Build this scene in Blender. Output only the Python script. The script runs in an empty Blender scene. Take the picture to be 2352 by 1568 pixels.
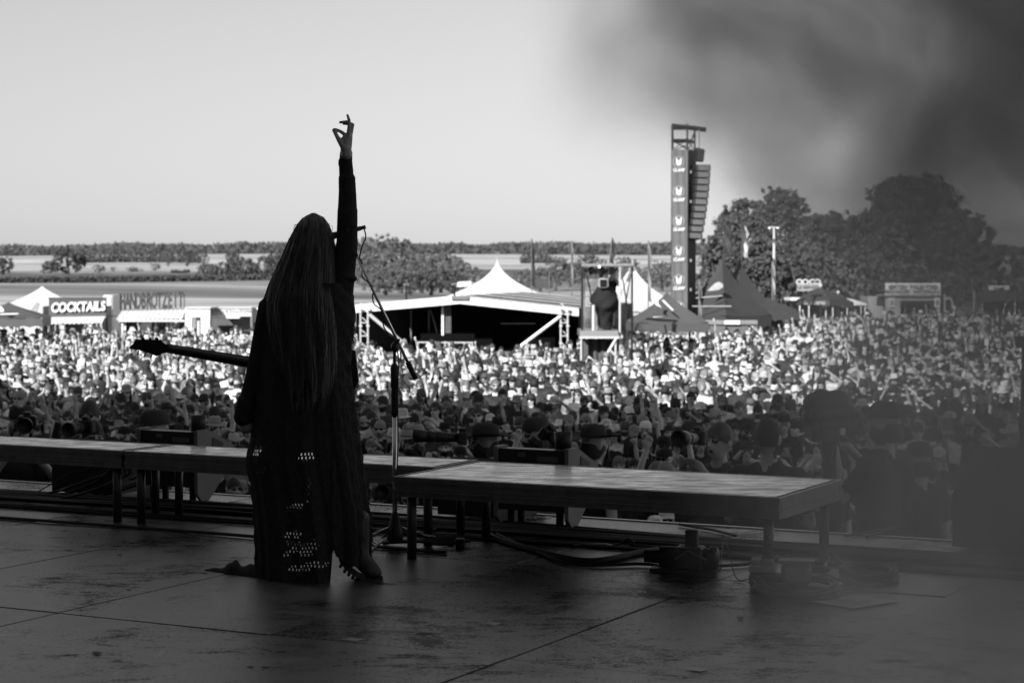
import bpy, math, random, time
import numpy as np
from mathutils import Vector, Matrix
T0 = time.time(); random.seed(7); rng = np.random.default_rng(7)
SC = bpy.context.scene; COL = SC.collection

# ------------------------------------------------------------------ camera, sky, sun, exposure
F, CX, CY, HY, EYE = 4573.3, 1176.0, 784.0, 620.0, 1.43      # focal length and picture centre in units of a 2352 wide picture
PITCH = math.atan((CY - HY) / F)
cam_d = bpy.data.cameras.new('camera'); cam = bpy.data.objects.new('camera', cam_d); COL.objects.link(cam)
cam.location = (0, 0, EYE); cam.rotation_euler = (math.pi / 2 - PITCH, 0, 0)
cam_d.lens = 70; cam_d.sensor_width = 36; cam_d.clip_start = 0.1; cam_d.clip_end = 9000
cam_d.dof.use_dof = True; cam_d.dof.focus_distance = 9.6; cam_d.dof.aperture_fstop = 5.6
SC.camera = cam
SUN_EL, SUN_AZ = math.radians(26), math.radians(-26)            # the sun stands behind the camera, to its left
to_sun = Vector((math.sin(SUN_AZ) * math.cos(SUN_EL), -math.cos(SUN_AZ) * math.cos(SUN_EL), math.sin(SUN_EL)))
sun_d = bpy.data.lights.new('sun', 'SUN'); sun_d.energy = 5.0; sun_d.angle = math.radians(0.5); sun_d.color = (1, 1, 1)
sun = bpy.data.objects.new('sun', sun_d); COL.objects.link(sun); sun.rotation_euler = to_sun.to_track_quat('Z', 'Y').to_euler()
W = bpy.data.worlds.new('World'); SC.world = W; W.use_nodes = True
nt = W.node_tree; nt.nodes.clear()
sky = nt.nodes.new('ShaderNodeTexSky'); sky.sky_type = 'NISHITA'; sky.sun_disc = False
sky.sun_elevation = SUN_EL; sky.sun_rotation = math.atan2(to_sun.x, to_sun.y); sky.dust_density = 0.3; sky.air_density = 1.0
bw = nt.nodes.new('ShaderNodeVectorMath'); bw.operation = 'DOT_PRODUCT'; bw.inputs[1].default_value = (.25, .15, .6); bg = nt.nodes.new('ShaderNodeBackground'); out = nt.nodes.new('ShaderNodeOutputWorld')
nt.links.new(sky.outputs[0], bw.inputs[0]); nt.links.new(bw.outputs['Value'], bg.inputs[0]); nt.links.new(bg.outputs[0], out.inputs[0])
bg.inputs[1].default_value = 0.07
SC.view_settings.view_transform = 'Standard'; SC.view_settings.look = 'None'
SC.view_settings.exposure = 0.5; SC.view_settings.gamma = 1
SC.render.engine = 'CYCLES'
cy = SC.cycles; cy.max_bounces = 6; cy.diffuse_bounces = 3; cy.glossy_bounces = 3; cy.transmission_bounces = 4; cy.volume_bounces = 1
cy.transparent_max_bounces = 8; cy.use_denoising = True; cy.sample_clamp_indirect = 6; cy.caustics_reflective = False; cy.caustics_refractive = False

# ------------------------------------------------------------------ helpers
YAW = math.radians(27.5); UX, VX = Vector((math.cos(YAW), -math.sin(YAW), 0)), Vector((math.sin(YAW), math.cos(YAW), 0))
def S(u, v, z=0): return UX * u + VX * v + Vector((0, 0, z))       # stage frame: u along the front edge, v towards the crowd
def ray(x, y):
    c, s = math.cos(PITCH), math.sin(PITCH); a, b = (x - CX) / F, (CY - y) / F
    return Vector((a, c + b * s, -s + b * c))
def at(x, y, Y):
    d = ray(x, y); return Vector((0, 0, EYE)) + d * (Y / d.y)
def on(x, y, z=0.0):
    d = ray(x, y); return Vector((0, 0, EYE)) + d * ((z - EYE) / d.z)
def px_of(p):
    c, s = math.cos(PITCH), math.sin(PITCH); z = p[2] - EYE
    d = p[1] * c - z * s; return CX + F * p[0] / d, CY - F * (p[1] * s + z * c) / d
ORD = 'first second third fourth fifth sixth seventh eighth ninth tenth eleventh twelfth thirteenth fourteenth fifteenth sixteenth seventeenth eighteenth nineteenth twentieth twenty-first twenty-second twenty-third twenty-fourth twenty-fifth twenty-sixth'.split()
RZS = Matrix.Rotation(-YAW, 4, 'Z')

class MB:
    def __init__(s, M=None): s.v = []; s.f = []; s.M = M
    def add(s, vs, fs, M=None):
        n = len(s.v)
        for p in vs:
            p = Vector(p)
            if M is not None: p = M @ p
            if s.M is not None: p = s.M @ p
            s.v.append(tuple(p))
        s.f += [tuple(i + n for i in f) for f in fs]; return s
    def box(s, c, d, M=None, bev=0.0):
        x, y, z = c; a, b, e = d[0] / 2, d[1] / 2, d[2] / 2
        if bev <= 0:
            vs = [(x + i * a, y + j * b, z + k * e) for k in (-1, 1) for j in (-1, 1) for i in (-1, 1)]
            return s.add(vs, [(0, 2, 3, 1), (4, 5, 7, 6), (0, 1, 5, 4), (2, 6, 7, 3), (0, 4, 6, 2), (1, 3, 7, 5)], M)
        o = [(-a, -b + bev), (-a + bev, -b), (a - bev, -b), (a, -b + bev), (a, b - bev), (a - bev, b), (-a + bev, b), (-a, b - bev)]
        k = 1 - bev / max(a, b, 1e-6)
        vs = []
        for zz, q in ((-e, k), (-e + bev, 1), (e - bev, 1), (e, k)): vs += [(x + p[0] * q, y + p[1] * q, z + zz) for p in o]
        fs = [tuple(range(7, -1, -1)), tuple(range(24, 32))]
        for r in range(3):
            for i in range(8): fs.append((r * 8 + i, r * 8 + (i + 1) % 8, r * 8 + 8 + (i + 1) % 8, r * 8 + 8 + i))
        return s.add(vs, fs, M)
    def tube(s, pts, r, n=8, caps=True, M=None, flat=1.0):
        pts = [Vector(p) for p in pts]; m = len(pts)
        rs = [r] * m if not hasattr(r, '__len__') else list(r)
        vs, fs = [], []; prev = None
        for i, p in enumerate(pts):
            t = (pts[min(i + 1, m - 1)] - pts[max(i - 1, 0)])
            t = t.normalized() if t.length > 1e-9 else Vector((0, 0, 1))
            if prev is None: a = Vector((0, 0, 1)) if abs(t.z) < 0.9 else Vector((1, 0, 0)); nx = t.cross(a).normalized()
            else: nx = (prev - t * prev.dot(t)); nx = nx.normalized() if nx.length > 1e-6 else t.orthogonal().normalized()
            ny = t.cross(nx); prev = nx
            for k in range(n):
                q = 2 * math.pi * k / n; vs.append(p + nx * (math.cos(q) * rs[i]) + ny * (math.sin(q) * rs[i] * flat))
        for i in range(m - 1):
            for k in range(n): fs.append((i * n + k, i * n + (k + 1) % n, (i + 1) * n + (k + 1) % n, (i + 1) * n + k))
        if caps: fs += [tuple(range(n - 1, -1, -1)), tuple(range((m - 1) * n, m * n))]
        return s.add(vs, fs, M)
    def lathe(s, prof, n=16, M=None, sx=1.0, sy=1.0):
        vs, fs = [], []
        for r, z in prof: vs += [(r * math.cos(2 * math.pi * k / n) * sx, r * math.sin(2 * math.pi * k / n) * sy, z) for k in range(n)]
        for i in range(len(prof) - 1):
            for k in range(n): fs.append((i * n + k, i * n + (k + 1) % n, (i + 1) * n + (k + 1) % n, (i + 1) * n + k))
        fs += [tuple(range(n - 1, -1, -1)), tuple(range((len(prof) - 1) * n, len(prof) * n))]
        return s.add(vs, fs, M)
    def cap(s, p0, p1, r0, r1, n=10, M=None, flat=1.0):           # tapered capsule
        p0, p1 = Vector(p0), Vector(p1); t = (p1 - p0); t = t.normalized() if t.length > 1e-6 else Vector((0, 0, 1))
        pts, rs = [], []
        for q in (-80, -50, -20): pts.append(p0 + t * (r0 * math.sin(math.radians(q)))); rs.append(r0 * math.cos(math.radians(q)))
        for q in (20, 50, 80): pts.append(p1 + t * (r1 * math.sin(math.radians(q)))); rs.append(r1 * math.cos(math.radians(q)))
        return s.tube(pts, rs, n, True, M, flat)
    def ball(s, c, r, n=12, m=8, M=None):
        r = (r, r, r) if not hasattr(r, '__len__') else r; vs = [(c[0], c[1], c[2] - r[2])]; fs = []
        for i in range(1, m):
            a = math.pi * i / m - math.pi / 2
            vs += [(c[0] + r[0] * math.cos(a) * math.cos(2 * math.pi * k / n), c[1] + r[1] * math.cos(a) * math.sin(2 * math.pi * k / n), c[2] + r[2] * math.sin(a)) for k in range(n)]
        vs.append((c[0], c[1], c[2] + r[2])); T = len(vs) - 1
        for k in range(n):
            fs.append((0, 1 + (k + 1) % n, 1 + k)); fs.append((T, T - n + k, T - n + (k + 1) % n))
            for i in range(m - 2): a = 1 + i * n; fs.append((a + k, a + (k + 1) % n, a + n + (k + 1) % n, a + n + k))
        return s.add(vs, fs, M)
    def prism(s, poly, o, ax, ay, an, M=None):                     # outline poly in the plane (ax, ay) at o, thickness vector an
        o, ax, ay, an = Vector(o), Vector(ax), Vector(ay), Vector(an); n = len(poly)
        vs = [o + ax * p[0] + ay * p[1] for p in poly] + [o + ax * p[0] + ay * p[1] + an for p in poly]
        fs = [tuple(range(n - 1, -1, -1)), tuple(range(n, 2 * n))] + [(i, (i + 1) % n, n + (i + 1) % n, n + i) for i in range(n)]
        return s.add(vs, fs, M)
    def grid(s, fn, nu, nv, skip=None, M=None):
        vs = [fn(i / nu, j / nv) for j in range(nv + 1) for i in range(nu + 1)]; fs = []
        for j in range(nv):
            for i in range(nu):
                if skip and skip(i, j): continue
                a = j * (nu + 1) + i; fs.append((a, a + 1, a + nu + 2, a + nu + 1))
        return s.add(vs, fs, M)
    def mesh(s, name, mat, smooth=False, off=None):
        me = bpy.data.meshes.new(name); vs = s.v
        if off is not None: vs = [(p[0] - off[0], p[1] - off[1], p[2] - off[2]) for p in vs]
        me.from_pydata(vs, [], s.f)
        for m in (mat if isinstance(mat, (list, tuple)) else [mat]): me.materials.append(m)
        if smooth: me.polygons.foreach_set('use_smooth', [True] * len(me.polygons))
        me.update(); return me
    def build(s, name, mat, parent=None, smooth=False, rel=None, solid=0):
        o = bpy.data.objects.new(name, s.mesh(name, mat, smooth, rel)); COL.objects.link(o)
        if parent is not None: o.parent = parent
        elif rel is not None: o.location = rel
        if solid: m = o.modifiers.new('thickness', 'SOLIDIFY'); m.thickness = solid; m.offset = 0
        return o
def tag(o, label=None, cat=None, group=None, kind=None):
    if label: o['label'] = label
    if cat: o['category'] = cat
    if group: o['group'] = group
    if kind: o['kind'] = kind
    return o
def empty(name, loc, rz=0, label=None, cat=None, group=None):
    o = bpy.data.objects.new(name, None); COL.objects.link(o); o.location = loc; o.rotation_euler = (0, 0, rz); o.empty_display_size = 0.1
    return tag(o, label, cat, group)
def place(name, me, parent=None, loc=None, rot=None, scale=None):
    o = bpy.data.objects.new(name, me); COL.objects.link(o)
    if parent is not None: o.parent = parent
    if loc is not None: o.location = loc
    if rot is not None: o.rotation_euler = rot
    if scale is not None: o.scale = scale
    return o

# ------------------------------------------------------------------ materials (the photograph is black and white: every colour is a grey)
MATS = {}
def g(v): return (v, v, v, 1)
def mat(name, v, rough=0.6, metal=0.0, var=0.18, scale=6.0, bump=0.0, bscale=60.0, spec=0.4, coord='Object'):
    if name in MATS: return MATS[name]
    m = bpy.data.materials.new(name); m.use_nodes = True; t = m.node_tree; b = t.nodes['Principled BSDF']; L = t.links.new
    b.inputs['Roughness'].default_value = rough; b.inputs['Metallic'].default_value = metal; b.inputs['Specular IOR Level'].default_value = spec
    tc = t.nodes.new('ShaderNodeTexCoord'); n = t.nodes.new('ShaderNodeTexNoise'); n.inputs['Scale'].default_value = scale; n.inputs['Detail'].default_value = 6
    L(tc.outputs[coord], n.inputs['Vector'])
    r = t.nodes.new('ShaderNodeMapRange'); r.inputs[1].default_value = 0.25; r.inputs[2].default_value = 0.75
    r.inputs[3].default_value = v * (1 - var); r.inputs[4].default_value = min(v * (1 + var), 0.95)
    L(n.outputs['Fac'], r.inputs[0]); L(r.outputs[0], b.inputs['Base Color'])
    if bump:
        n2 = t.nodes.new('ShaderNodeTexNoise'); n2.inputs['Scale'].default_value = bscale; n2.inputs['Detail'].default_value = 3; L(tc.outputs[coord], n2.inputs['Vector'])
        bp = t.nodes.new('ShaderNodeBump'); bp.inputs['Strength'].default_value = bump; bp.inputs['Distance'].default_value = 0.01
        L(n2.outputs['Fac'], bp.inputs['Height']); L(bp.outputs[0], b.inputs['Normal'])
    MATS[name] = m; return m
def node(m, kind, **kw):
    n = m.node_tree.nodes.new(kind)
    for k, v in kw.items():
        if k.startswith('i'):
            n.inputs[int(k[1:])].default_value = v
        else: setattr(n, k, v)
    return n
def math_n(m, op, a, b=None, clamp=False):
    n = m.node_tree.nodes.new('ShaderNodeMath'); n.operation = op; n.use_clamp = clamp
    for i, x in enumerate((a, b)):
        if x is None: continue
        if isinstance(x, (int, float)): n.inputs[i].default_value = x
        else: m.node_tree.links.new(x, n.inputs[i])
    return n.outputs[0]
black = mat('black_plastic', 0.02, 0.45); rubber = mat('black_rubber', 0.016, 0.5, bump=0.2, bscale=200); steel = mat('dull_steel', 0.3, 0.38, 0.85)
alu = mat('aluminium', 0.42, 0.42, 0.9, scale=20, var=.12); chrome = mat('chrome', 0.6, 0.22, 1.0); dkmetal = mat('black_coated_metal', 0.025, 0.38, 0.3)
white_pvc = mat('white_tent_cloth', 0.68, 0.55, var=.05, scale=1.5, bump=.15, bscale=6); grey_pvc = mat('grey_tent_cloth', 0.09, 0.5, var=.12, scale=2, bump=.2, bscale=5)
dark_pvc = mat('charcoal_tent_cloth', 0.06, 0.5, var=.15, scale=2, bump=.2, bscale=5); white_paint = mat('white_paint', 0.75, 0.5, var=.08); grey_paint = mat('grey_paint', 0.25, 0.5)
dark_paint = mat('dark_paint', 0.05, 0.5); galv = mat('galvanised_tube', 0.6, 0.45, 0.25, var=.12, scale=30); wood_dark = mat('dark_timber', 0.08, 0.7, bump=.3, bscale=40)
paper = mat('paper', 0.6, 0.8, var=.05); cable_mat = mat('cable_sheath', 0.016, 0.6); cable_grey = mat('pale_cable_sheath', 0.06, 0.35)
cloth_blk = mat('black_cloth', 0.022, 0.85, bump=.4, bscale=300, spec=.2); glassy = mat('dark_lens_glass', 0.01, 0.08)
def textmesh(txt, size, extr, name, align='CENTER', off=0.0, sx=1.0, shear=0.0, space=1.0):
    c = bpy.data.curves.new(name, 'FONT'); c.body = txt; c.size = size; c.extrude = extr; c.offset = off; c.align_x = align; c.align_y = 'CENTER'; c.shear = shear; c.space_character = space; c.resolution_u = 3
    o = bpy.data.objects.new(name, c); COL.objects.link(o)
    me = bpy.data.meshes.new_from_object(o.evaluated_get(bpy.context.evaluated_depsgraph_get()))
    bpy.data.objects.remove(o); bpy.data.curves.remove(c)
    if sx != 1.0:
        for v in me.vertices: v.co.x *= sx
    return me
def put_text(txt, size, loc, face, m, parent, name='lettering', extr=0.006, off=0.0, sx=1.0, shear=0.0, roll=0.0, space=1.0):
    """lettering that stands upright and reads along the direction 'face' turned a quarter turn: face = angle of the text's reading direction about z"""
    me = textmesh(txt, size, extr, name, off=off, sx=sx, shear=shear, space=space); me.materials.clear(); me.materials.append(m)
    o = bpy.data.objects.new(name, me); COL.objects.link(o)
    o.matrix_local = Matrix.Translation(loc) @ Matrix.Rotation(face, 4, 'Z') @ Matrix.Rotation(math.pi / 2, 4, 'X') @ Matrix.Rotation(roll, 4, 'Z')
    if parent: o.parent = parent
    return o

# ------------------------------------------------------------------ bodies: one continuous skin grown over tapered limbs
def blob(prims, voxel, smooth_it=2, ratio=1.0):
    """prims: (tag, 'c', p0, p1, r0, r1) or (tag, 'b', centre, radii). Returns vertices, faces and the tag of each face."""
    mb = MB()
    for p in prims:
        if p[1] == 'c': mb.cap(p[2], p[3], p[4], p[5], 12)
        else: mb.ball(p[2], p[3], 14, 10)
    o = bpy.data.objects.new('tmp', mb.mesh('tmp', black)); COL.objects.link(o)
    m = o.modifiers.new('r', 'REMESH'); m.mode = 'VOXEL'; m.voxel_size = voxel
    if smooth_it: m = o.modifiers.new('s', 'SMOOTH'); m.iterations = smooth_it; m.factor = 0.5
    if ratio < 1: m = o.modifiers.new('d', 'DECIMATE'); m.ratio = ratio
    me = bpy.data.meshes.new_from_object(o.evaluated_get(bpy.context.evaluated_depsgraph_get()))
    V = np.empty(len(me.vertices) * 3); me.vertices.foreach_get('co', V); V = V.reshape(-1, 3)
    LI = np.empty(len(me.loops), int); me.loops.foreach_get('vertex_index', LI); LS = np.empty(len(me.polygons), int); me.polygons.foreach_get('loop_start', LS); LT = np.empty(len(me.polygons), int); me.polygons.foreach_get('loop_total', LT)
    LI = LI.tolist(); Fc = [tuple(LI[a:a + b_]) for a, b_ in zip(LS.tolist(), LT.tolist())]
    C = np.empty(len(me.polygons) * 3); me.polygons.foreach_get('center', C); C = C.reshape(-1, 3)
    best = np.full(len(C), 1e9); tg = np.zeros(len(C), int); names = []
    for p in prims:
        if p[0] not in names: names.append(p[0])
        k = names.index(p[0])
        if p[1] == 'c':
            a, b = np.array(p[2], float), np.array(p[3], float); d = b - a; t = np.clip(((C - a) @ d) / max(d @ d, 1e-9), 0, 1)
            dist = np.linalg.norm(C - a - t[:, None] * d, axis=1) - (p[4] + (p[5] - p[4]) * t)
        else:
            r = np.array(p[3], float); q = np.linalg.norm((C - np.array(p[2])) / r, axis=1); dist = (q - 1) * r.min()
        s = dist < best; best[s] = dist[s]; tg[s] = k
    old = o.data; bpy.data.objects.remove(o); bpy.data.meshes.remove(old); bpy.data.meshes.remove(me)
    return V, Fc, [names[i] for i in tg], C
def np_mesh(name, V, Fc, tags, mats):
    """mats: {tag: material}; one mesh with a material slot for each tag"""
    me = bpy.data.meshes.new(name); me.from_pydata([tuple(v) for v in V], [], Fc)
    ks = list(mats)
    for k in ks: me.materials.append(mats[k])
    me.polygons.foreach_set('material_index', [ks.index(t) if t in mats else 0 for t in tags])
    me.polygons.foreach_set('use_smooth', [True] * len(Fc)); me.update(); return me

def person_prims(pose=0, build=1.0, sleeve=0.55, detail=True, shorts=False, head_turn=(0, 0)):
    """standing figure 1.75 m high facing -y. pose: 0 arms down, 1 one arm up, 2 both arms up, 3 hand shading the eyes, 4 hands before the face, 5 arms folded low"""
    B = build; P = []
    P += [('trousers', 'c', (-.075 * B, .01, .93), (.075 * B, .01, .93), .125 * B, .125 * B)]
    P += [('shirt', 'c', (s * .065 * B, .0, 1.0), (s * .095 * B, .0, 1.34), .115 * B, .115 * B) for s in (-1, 1)]
    P += [('shirt', 'c', (0, -.02 * B, 1.02), (0, -.03, 1.3), .125 * B, .115 * B), ('shirt', 'c', (-.165 * B, .012, 1.415), (.165 * B, .012, 1.415), .068, .068), ('shirt', 'c', (-.07, .01, 1.44), (.07, .01, 1.44), .062, .062)]
    P += [('skin', 'c', (0, .015, 1.43), (0, -.002, 1.56), .06, .055)]
    P += [('skin', 'b', (0, .006, 1.652), (.076, .098, .112)), ('skin', 'b', (0, -.028, 1.588), (.058, .07, .066)), ('skin', 'c', (0, -.09, 1.64), (0, -.113, 1.612), .012, .017),
          ('skin', 'c', (-.034, -.078, 1.668), (.034, -.078, 1.668), .016, .016), ('skin', 'b', (-.078, .012, 1.635), (.013, .024, .034)), ('skin', 'b', (.078, .012, 1.635), (.013, .024, .034)),
          ('skin', 'c', (-.022, -.088, 1.583), (.022, -.088, 1.583), .011, .011)]
    for s in (-1, 1):
        P += [('trousers', 'c', (s * .088, .01, .9), (s * .1, -.008, .5), .093 * B, .06)]
        P += [('skin' if shorts else 'trousers', 'c', (s * .1, -.008, .5), (s * .105, .03, .1), .058, .042), ('shoe', 'c', (s * .105, .045, .05), (s * .118, -.14, .042), .046, .042)]
    def arm(s, el, wr, fist=False, horns=False):
        sh = np.array((s * .198 * B, .012, 1.395)); el, wr = np.array(el, float), np.array(wr, float); mid = sh + (el - sh) * sleeve
        R = [('shirt', 'c', tuple(sh), tuple(mid), .06, .058), ('skin', 'c', tuple(mid), tuple(el), .047, .041), ('skin', 'c', tuple(el), tuple(wr), .041, .028)]
        d = (wr - el) / np.linalg.norm(wr - el); h = wr + d * .055
        R += [('skin', 'c', tuple(wr + d * .02), tuple(h), .03, .04)]
        side = np.cross(d, (0, 1, 0)); side /= np.linalg.norm(side) + 1e-9
        for k in range(4):
            b = h + side * (.03 - .02 * k); ln = (.075, .085, .08, .06)[k]; bend = np.array((0, -.03, 0))
            if horns and k in (1, 2): ln = .02; bend *= 1.3
            if fist: ln = .015
            R += [('skin', 'c', tuple(b), tuple(b + d * ln + bend), .0125, .0105)]
        R += [('skin', 'c', tuple(wr + d * .03 + side * .03), tuple(wr + d * .075 + side * .065 + np.array((0, -.02, 0))), .014, .012)]
        return R
    if pose == 0: P += arm(-1, (-.25 * B, .04, 1.11), (-.25 * B, -.06, .86)) + arm(1, (.25 * B, .04, 1.11), (.25 * B, -.06, .86))
    if pose == 1: P += arm(-1, (-.25, .03, 1.11), (-.24, -.08, .87)) + arm(1, (.25, -.03, 1.66), (.2, -.1, 1.93), horns=True)
    if pose == 2: P += arm(-1, (-.27, -.05, 1.64), (-.2, -.14, 1.9)) + arm(1, (.26, -.03, 1.66), (.22, -.1, 1.93), horns=True)
    if pose == 3: P += arm(-1, (-.25, .03, 1.11), (-.24, -.08, .87)) + arm(1, (.34, -.06, 1.5), (.125, -.14, 1.68))
    if pose == 4: P += arm(-1, (-.27, -.12, 1.22), (-.09, -.28, 1.46)) + arm(1, (.27, -.12, 1.22), (.09, -.28, 1.46))
    if pose == 5: P += arm(-1, (-.27, -.02, 1.13), (-.05, -.2, 1.1)) + arm(1, (.27, -.02, 1.13), (.08, -.2, 1.16))
    return P
FACE_DARK = [((-.031, -.092, 1.648), .013), ((.031, -.092, 1.648), .013)]
FACE_HAIR = [((-.032, -.095, 1.672), .014), ((.032, -.095, 1.672), .014)]
def person_shape(pose, build, voxel, ratio, sleeve=.55, beard=False, shorts=False):
    V, Fc, tg, C = blob(person_prims(pose, build, sleeve, shorts=shorts), voxel, 2, ratio)
    for i in np.nonzero((C[:, 2] > 1.5) & (np.abs(C[:, 0]) < .1) & (C[:, 1] < .12))[0]:
        c = C[i]
        if tg[i] != 'skin' or c[2] < 1.5 or abs(c[0]) > .1 or c[1] > .12: continue
        if c[1] < -.06 and any(abs(c[0] - p[0]) < r * 1.6 and abs(c[2] - p[2]) < r * .8 for p, r in FACE_DARK): tg[i] = 'eye'
        elif c[1] < -.06 and any(abs(c[0] - p[0]) < r * 1.7 and abs(c[2] - p[2]) < r * .6 for p, r in FACE_HAIR): tg[i] = 'hair'
        elif beard and c[2] < 1.605 and c[1] < .03 and c[2] > 1.515 and not (abs(c[0]) < .022 and abs(c[2] - 1.583) < .009): tg[i] = 'hair'
        elif c[1] < -.06 and abs(c[0]) < .02 and abs(c[2] - 1.583) < .007: tg[i] = 'eye'
    return V, Fc, tg
def hair_short(q=1):
    mb = MB()
    def f(a, b):
        th = a * 2 * math.pi; ph = b * math.pi / 2
        low = 1.60 + .075 * max(0, -math.sin(th)) ** .6 if math.sin(th) < 0 else 1.6
        z = low + (1.772 - low) * math.sin(ph); k = math.sqrt(max(0, 1 - ((z - 1.652) / .122) ** 2)) if z > 1.652 else 1 - .12 * (1.652 - z) / .05
        w = .006 * math.sin(th * 9 + b * 7)
        return ((.085 + w) * k * math.cos(th), .01 + (.108 + w) * k * math.sin(th), z)
    mb.grid(f, 18 // q, 7 // q); return mb
def hair_long(q=1):
    mb = hair_short(q)
    def f(a, b):
        th = math.radians(-8 + 196 * a); z = 1.70 - b * .42; s = 1 + .35 * b + .03 * math.sin(a * 40)
        return (.09 * s * math.cos(th), .012 + (.1 + .02 * b) * math.sin(th), z)
    mb.grid(f, 16 // q, 7 // q); return mb
def hat_cap(back=False, q=1):
    mb = MB()
    def f(a, b):
        th = a * 2 * math.pi; ph = b * math.pi / 2
        return (.088 * math.cos(ph) ** .55 * math.cos(th), .008 + .108 * math.cos(ph) ** .55 * math.sin(th), 1.682 + .098 * math.sin(ph))
    mb.grid(f, 18 // q, 6 // q)
    sg = 1 if back else -1
    def vis(a, b):
        th = math.radians(20 + 140 * a); y = .085 + b * .085 * math.sin(th) ** .5
        return (.09 * math.cos(th) * (1 - .08 * b), .008 + sg * (.055 + (y - .055) * math.sin(th) ** .6), 1.688 - .012 * b - .018 * abs(math.cos(th)) * b)
    mb.grid(vis, 10 // q, max(1, 3 // q))
    if q == 1: mb.ball((0, .008, 1.78), .008, 6, 4)
    return mb
def hat_round(brim, crown, tilt=0.0, roll=0.0, pinch=False, n=22, q=1):
    mb = MB()
    prof = [(.083, 0), (.086, .012), (.083, crown * .55), (.076, crown * .86), (.055, crown), (.0, crown * (.9 if pinch else 1.01))]
    def f(a, b):
        th = a * 2 * math.pi; k = b * (len(prof) - 1); i = min(int(k), len(prof) - 2); t = k - i
        r = prof[i][0] * (1 - t) + prof[i + 1][0] * t; z = prof[i][1] * (1 - t) + prof[i + 1][1] * t
        if pinch and b > .5: z -= .028 * (1 - min(1, abs(math.cos(th)) * r / .035)) * min(1, (b - .5) * 3)
        return (r * math.cos(th), .008 + r * 1.2 * math.sin(th), 1.69 + z)
    mb.grid(f, n // q, 9 if q == 1 else 5)
    def br(a, b):
        th = a * 2 * math.pi; r = .083 + b * brim
        z = -tilt * b * brim * (.5 + .5 * math.sin(th) ** 2) + roll * b * b * brim * math.cos(th) ** 2
        return (r * math.cos(th), .008 + (r * 1.17) * math.sin(th), 1.694 + z)
    mb.grid(br, n // q, 3 if q == 1 else 2); return mb
def glasses():
    mb = MB()
    for s in (-1, 1):
        mb.add([(s * (.034 + .026 * math.cos(q)), -.102 - .006 * (1 - abs(math.cos(q))) + .012 * max(0, math.cos(q)), 1.648 + .018 * math.sin(q)) for q in [k * math.pi / 4 for k in range(8)]], [tuple(range(8))])
        mb.tube([(s * .062, -.09, 1.656), (s * .08, -.02, 1.652), (s * .08, .02, 1.645)], .0035, 4)
    mb.tube([(-.012, -.105, 1.655), (.012, -.105, 1.655)], .004, 4); return mb
def hat_mohawk():
    mb = MB()
    for k in range(7):
        a = math.radians(-60 + k * 24); mb.tube([(0, .01 - .1 * math.cos(a + math.pi / 2) * 0 + .1 * math.sin(a), 1.65 + .11 * math.cos(a)), (0, .01 + .17 * math.sin(a), 1.65 + .19 * math.cos(a))], [.018, .004], 6)
    return mb
HEADWEAR = {'cap': hat_cap(), 'backcap': hat_cap(True), 'bucket': hat_round(.05, .1, .75), 'straw': hat_round(.085, .115, .05, .55, True), 'brim': hat_round(.1, .095, .12, .3, True), 'short': hair_short(), 'long': hair_long()}
HEADWEAR_FAR = {'cap': hat_cap(q=2), 'backcap': hat_cap(True, 2), 'bucket': hat_round(.05, .1, .75, q=2), 'straw': hat_round(.085, .115, .05, .55, True, q=2), 'brim': hat_round(.1, .095, .12, .3, True, q=2), 'short': hair_short(2), 'long': hair_long(2)}
GLASS = glasses()

# materials that read the greys of each person from the object's own colour: R shirt, G skin, B trousers, A hair
def omat(name, ch, rough=.75, mul=1.0, spec=.3, bump=0.0, prn=False):
    m = bpy.data.materials.new(name); m.use_nodes = True; t = m.node_tree; b = t.nodes['Principled BSDF']; L = t.links.new
    oi = t.nodes.new('ShaderNodeObjectInfo'); b.inputs['Roughness'].default_value = rough; b.inputs['Specular IOR Level'].default_value = spec
    if ch == 3: v = oi.outputs['Alpha']
    else:
        sp = t.nodes.new('ShaderNodeSeparateColor'); L(oi.outputs['Color'], sp.inputs[0]); v = sp.outputs[ch]
    tc = t.nodes.new('ShaderNodeTexCoord'); n = t.nodes.new('ShaderNodeTexNoise'); n.inputs['Scale'].default_value = 14; L(tc.outputs['Object'], n.inputs[0])
    r = t.nodes.new('ShaderNodeMapRange'); r.inputs[3].default_value = .75 * mul; r.inputs[4].default_value = 1.25 * mul; L(n.outputs['Fac'], r.inputs[0])
    v = math_n(m, 'MULTIPLY', v, r.outputs[0])
    if prn:                                                     # printed shirt fronts
        sx = t.nodes.new('ShaderNodeSeparateXYZ'); L(tc.outputs['Object'], sx.inputs[0])
        mx = math_n(m, 'LESS_THAN', math_n(m, 'ABSOLUTE', sx.outputs[0]), .11); mz = math_n(m, 'LESS_THAN', math_n(m, 'ABSOLUTE', math_n(m, 'SUBTRACT', sx.outputs[2], 1.27)), .085)
        my = math_n(m, 'LESS_THAN', sx.outputs[1], -.05); mk = math_n(m, 'MULTIPLY', math_n(m, 'MULTIPLY', mx, mz), my)
        n2 = t.nodes.new('ShaderNodeTexNoise'); n2.noise_dimensions = '4D'; n2.inputs['Scale'].default_value = 22; n2.inputs['Detail'].default_value = 1
        L(tc.outputs['Object'], n2.inputs['Vector']); L(math_n(m, 'MULTIPLY', oi.outputs['Random'], 50.0), n2.inputs['W'])
        mk = math_n(m, 'MULTIPLY', mk, math_n(m, 'GREATER_THAN', n2.outputs['Fac'], .53)); mk = math_n(m, 'MULTIPLY', mk, math_n(m, 'GREATER_THAN', oi.outputs['Random'], .45))
        v = math_n(m, 'ADD', v, math_n(m, 'MULTIPLY', mk, .35))
    L(v, b.inputs['Base Color']); return m
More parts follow.
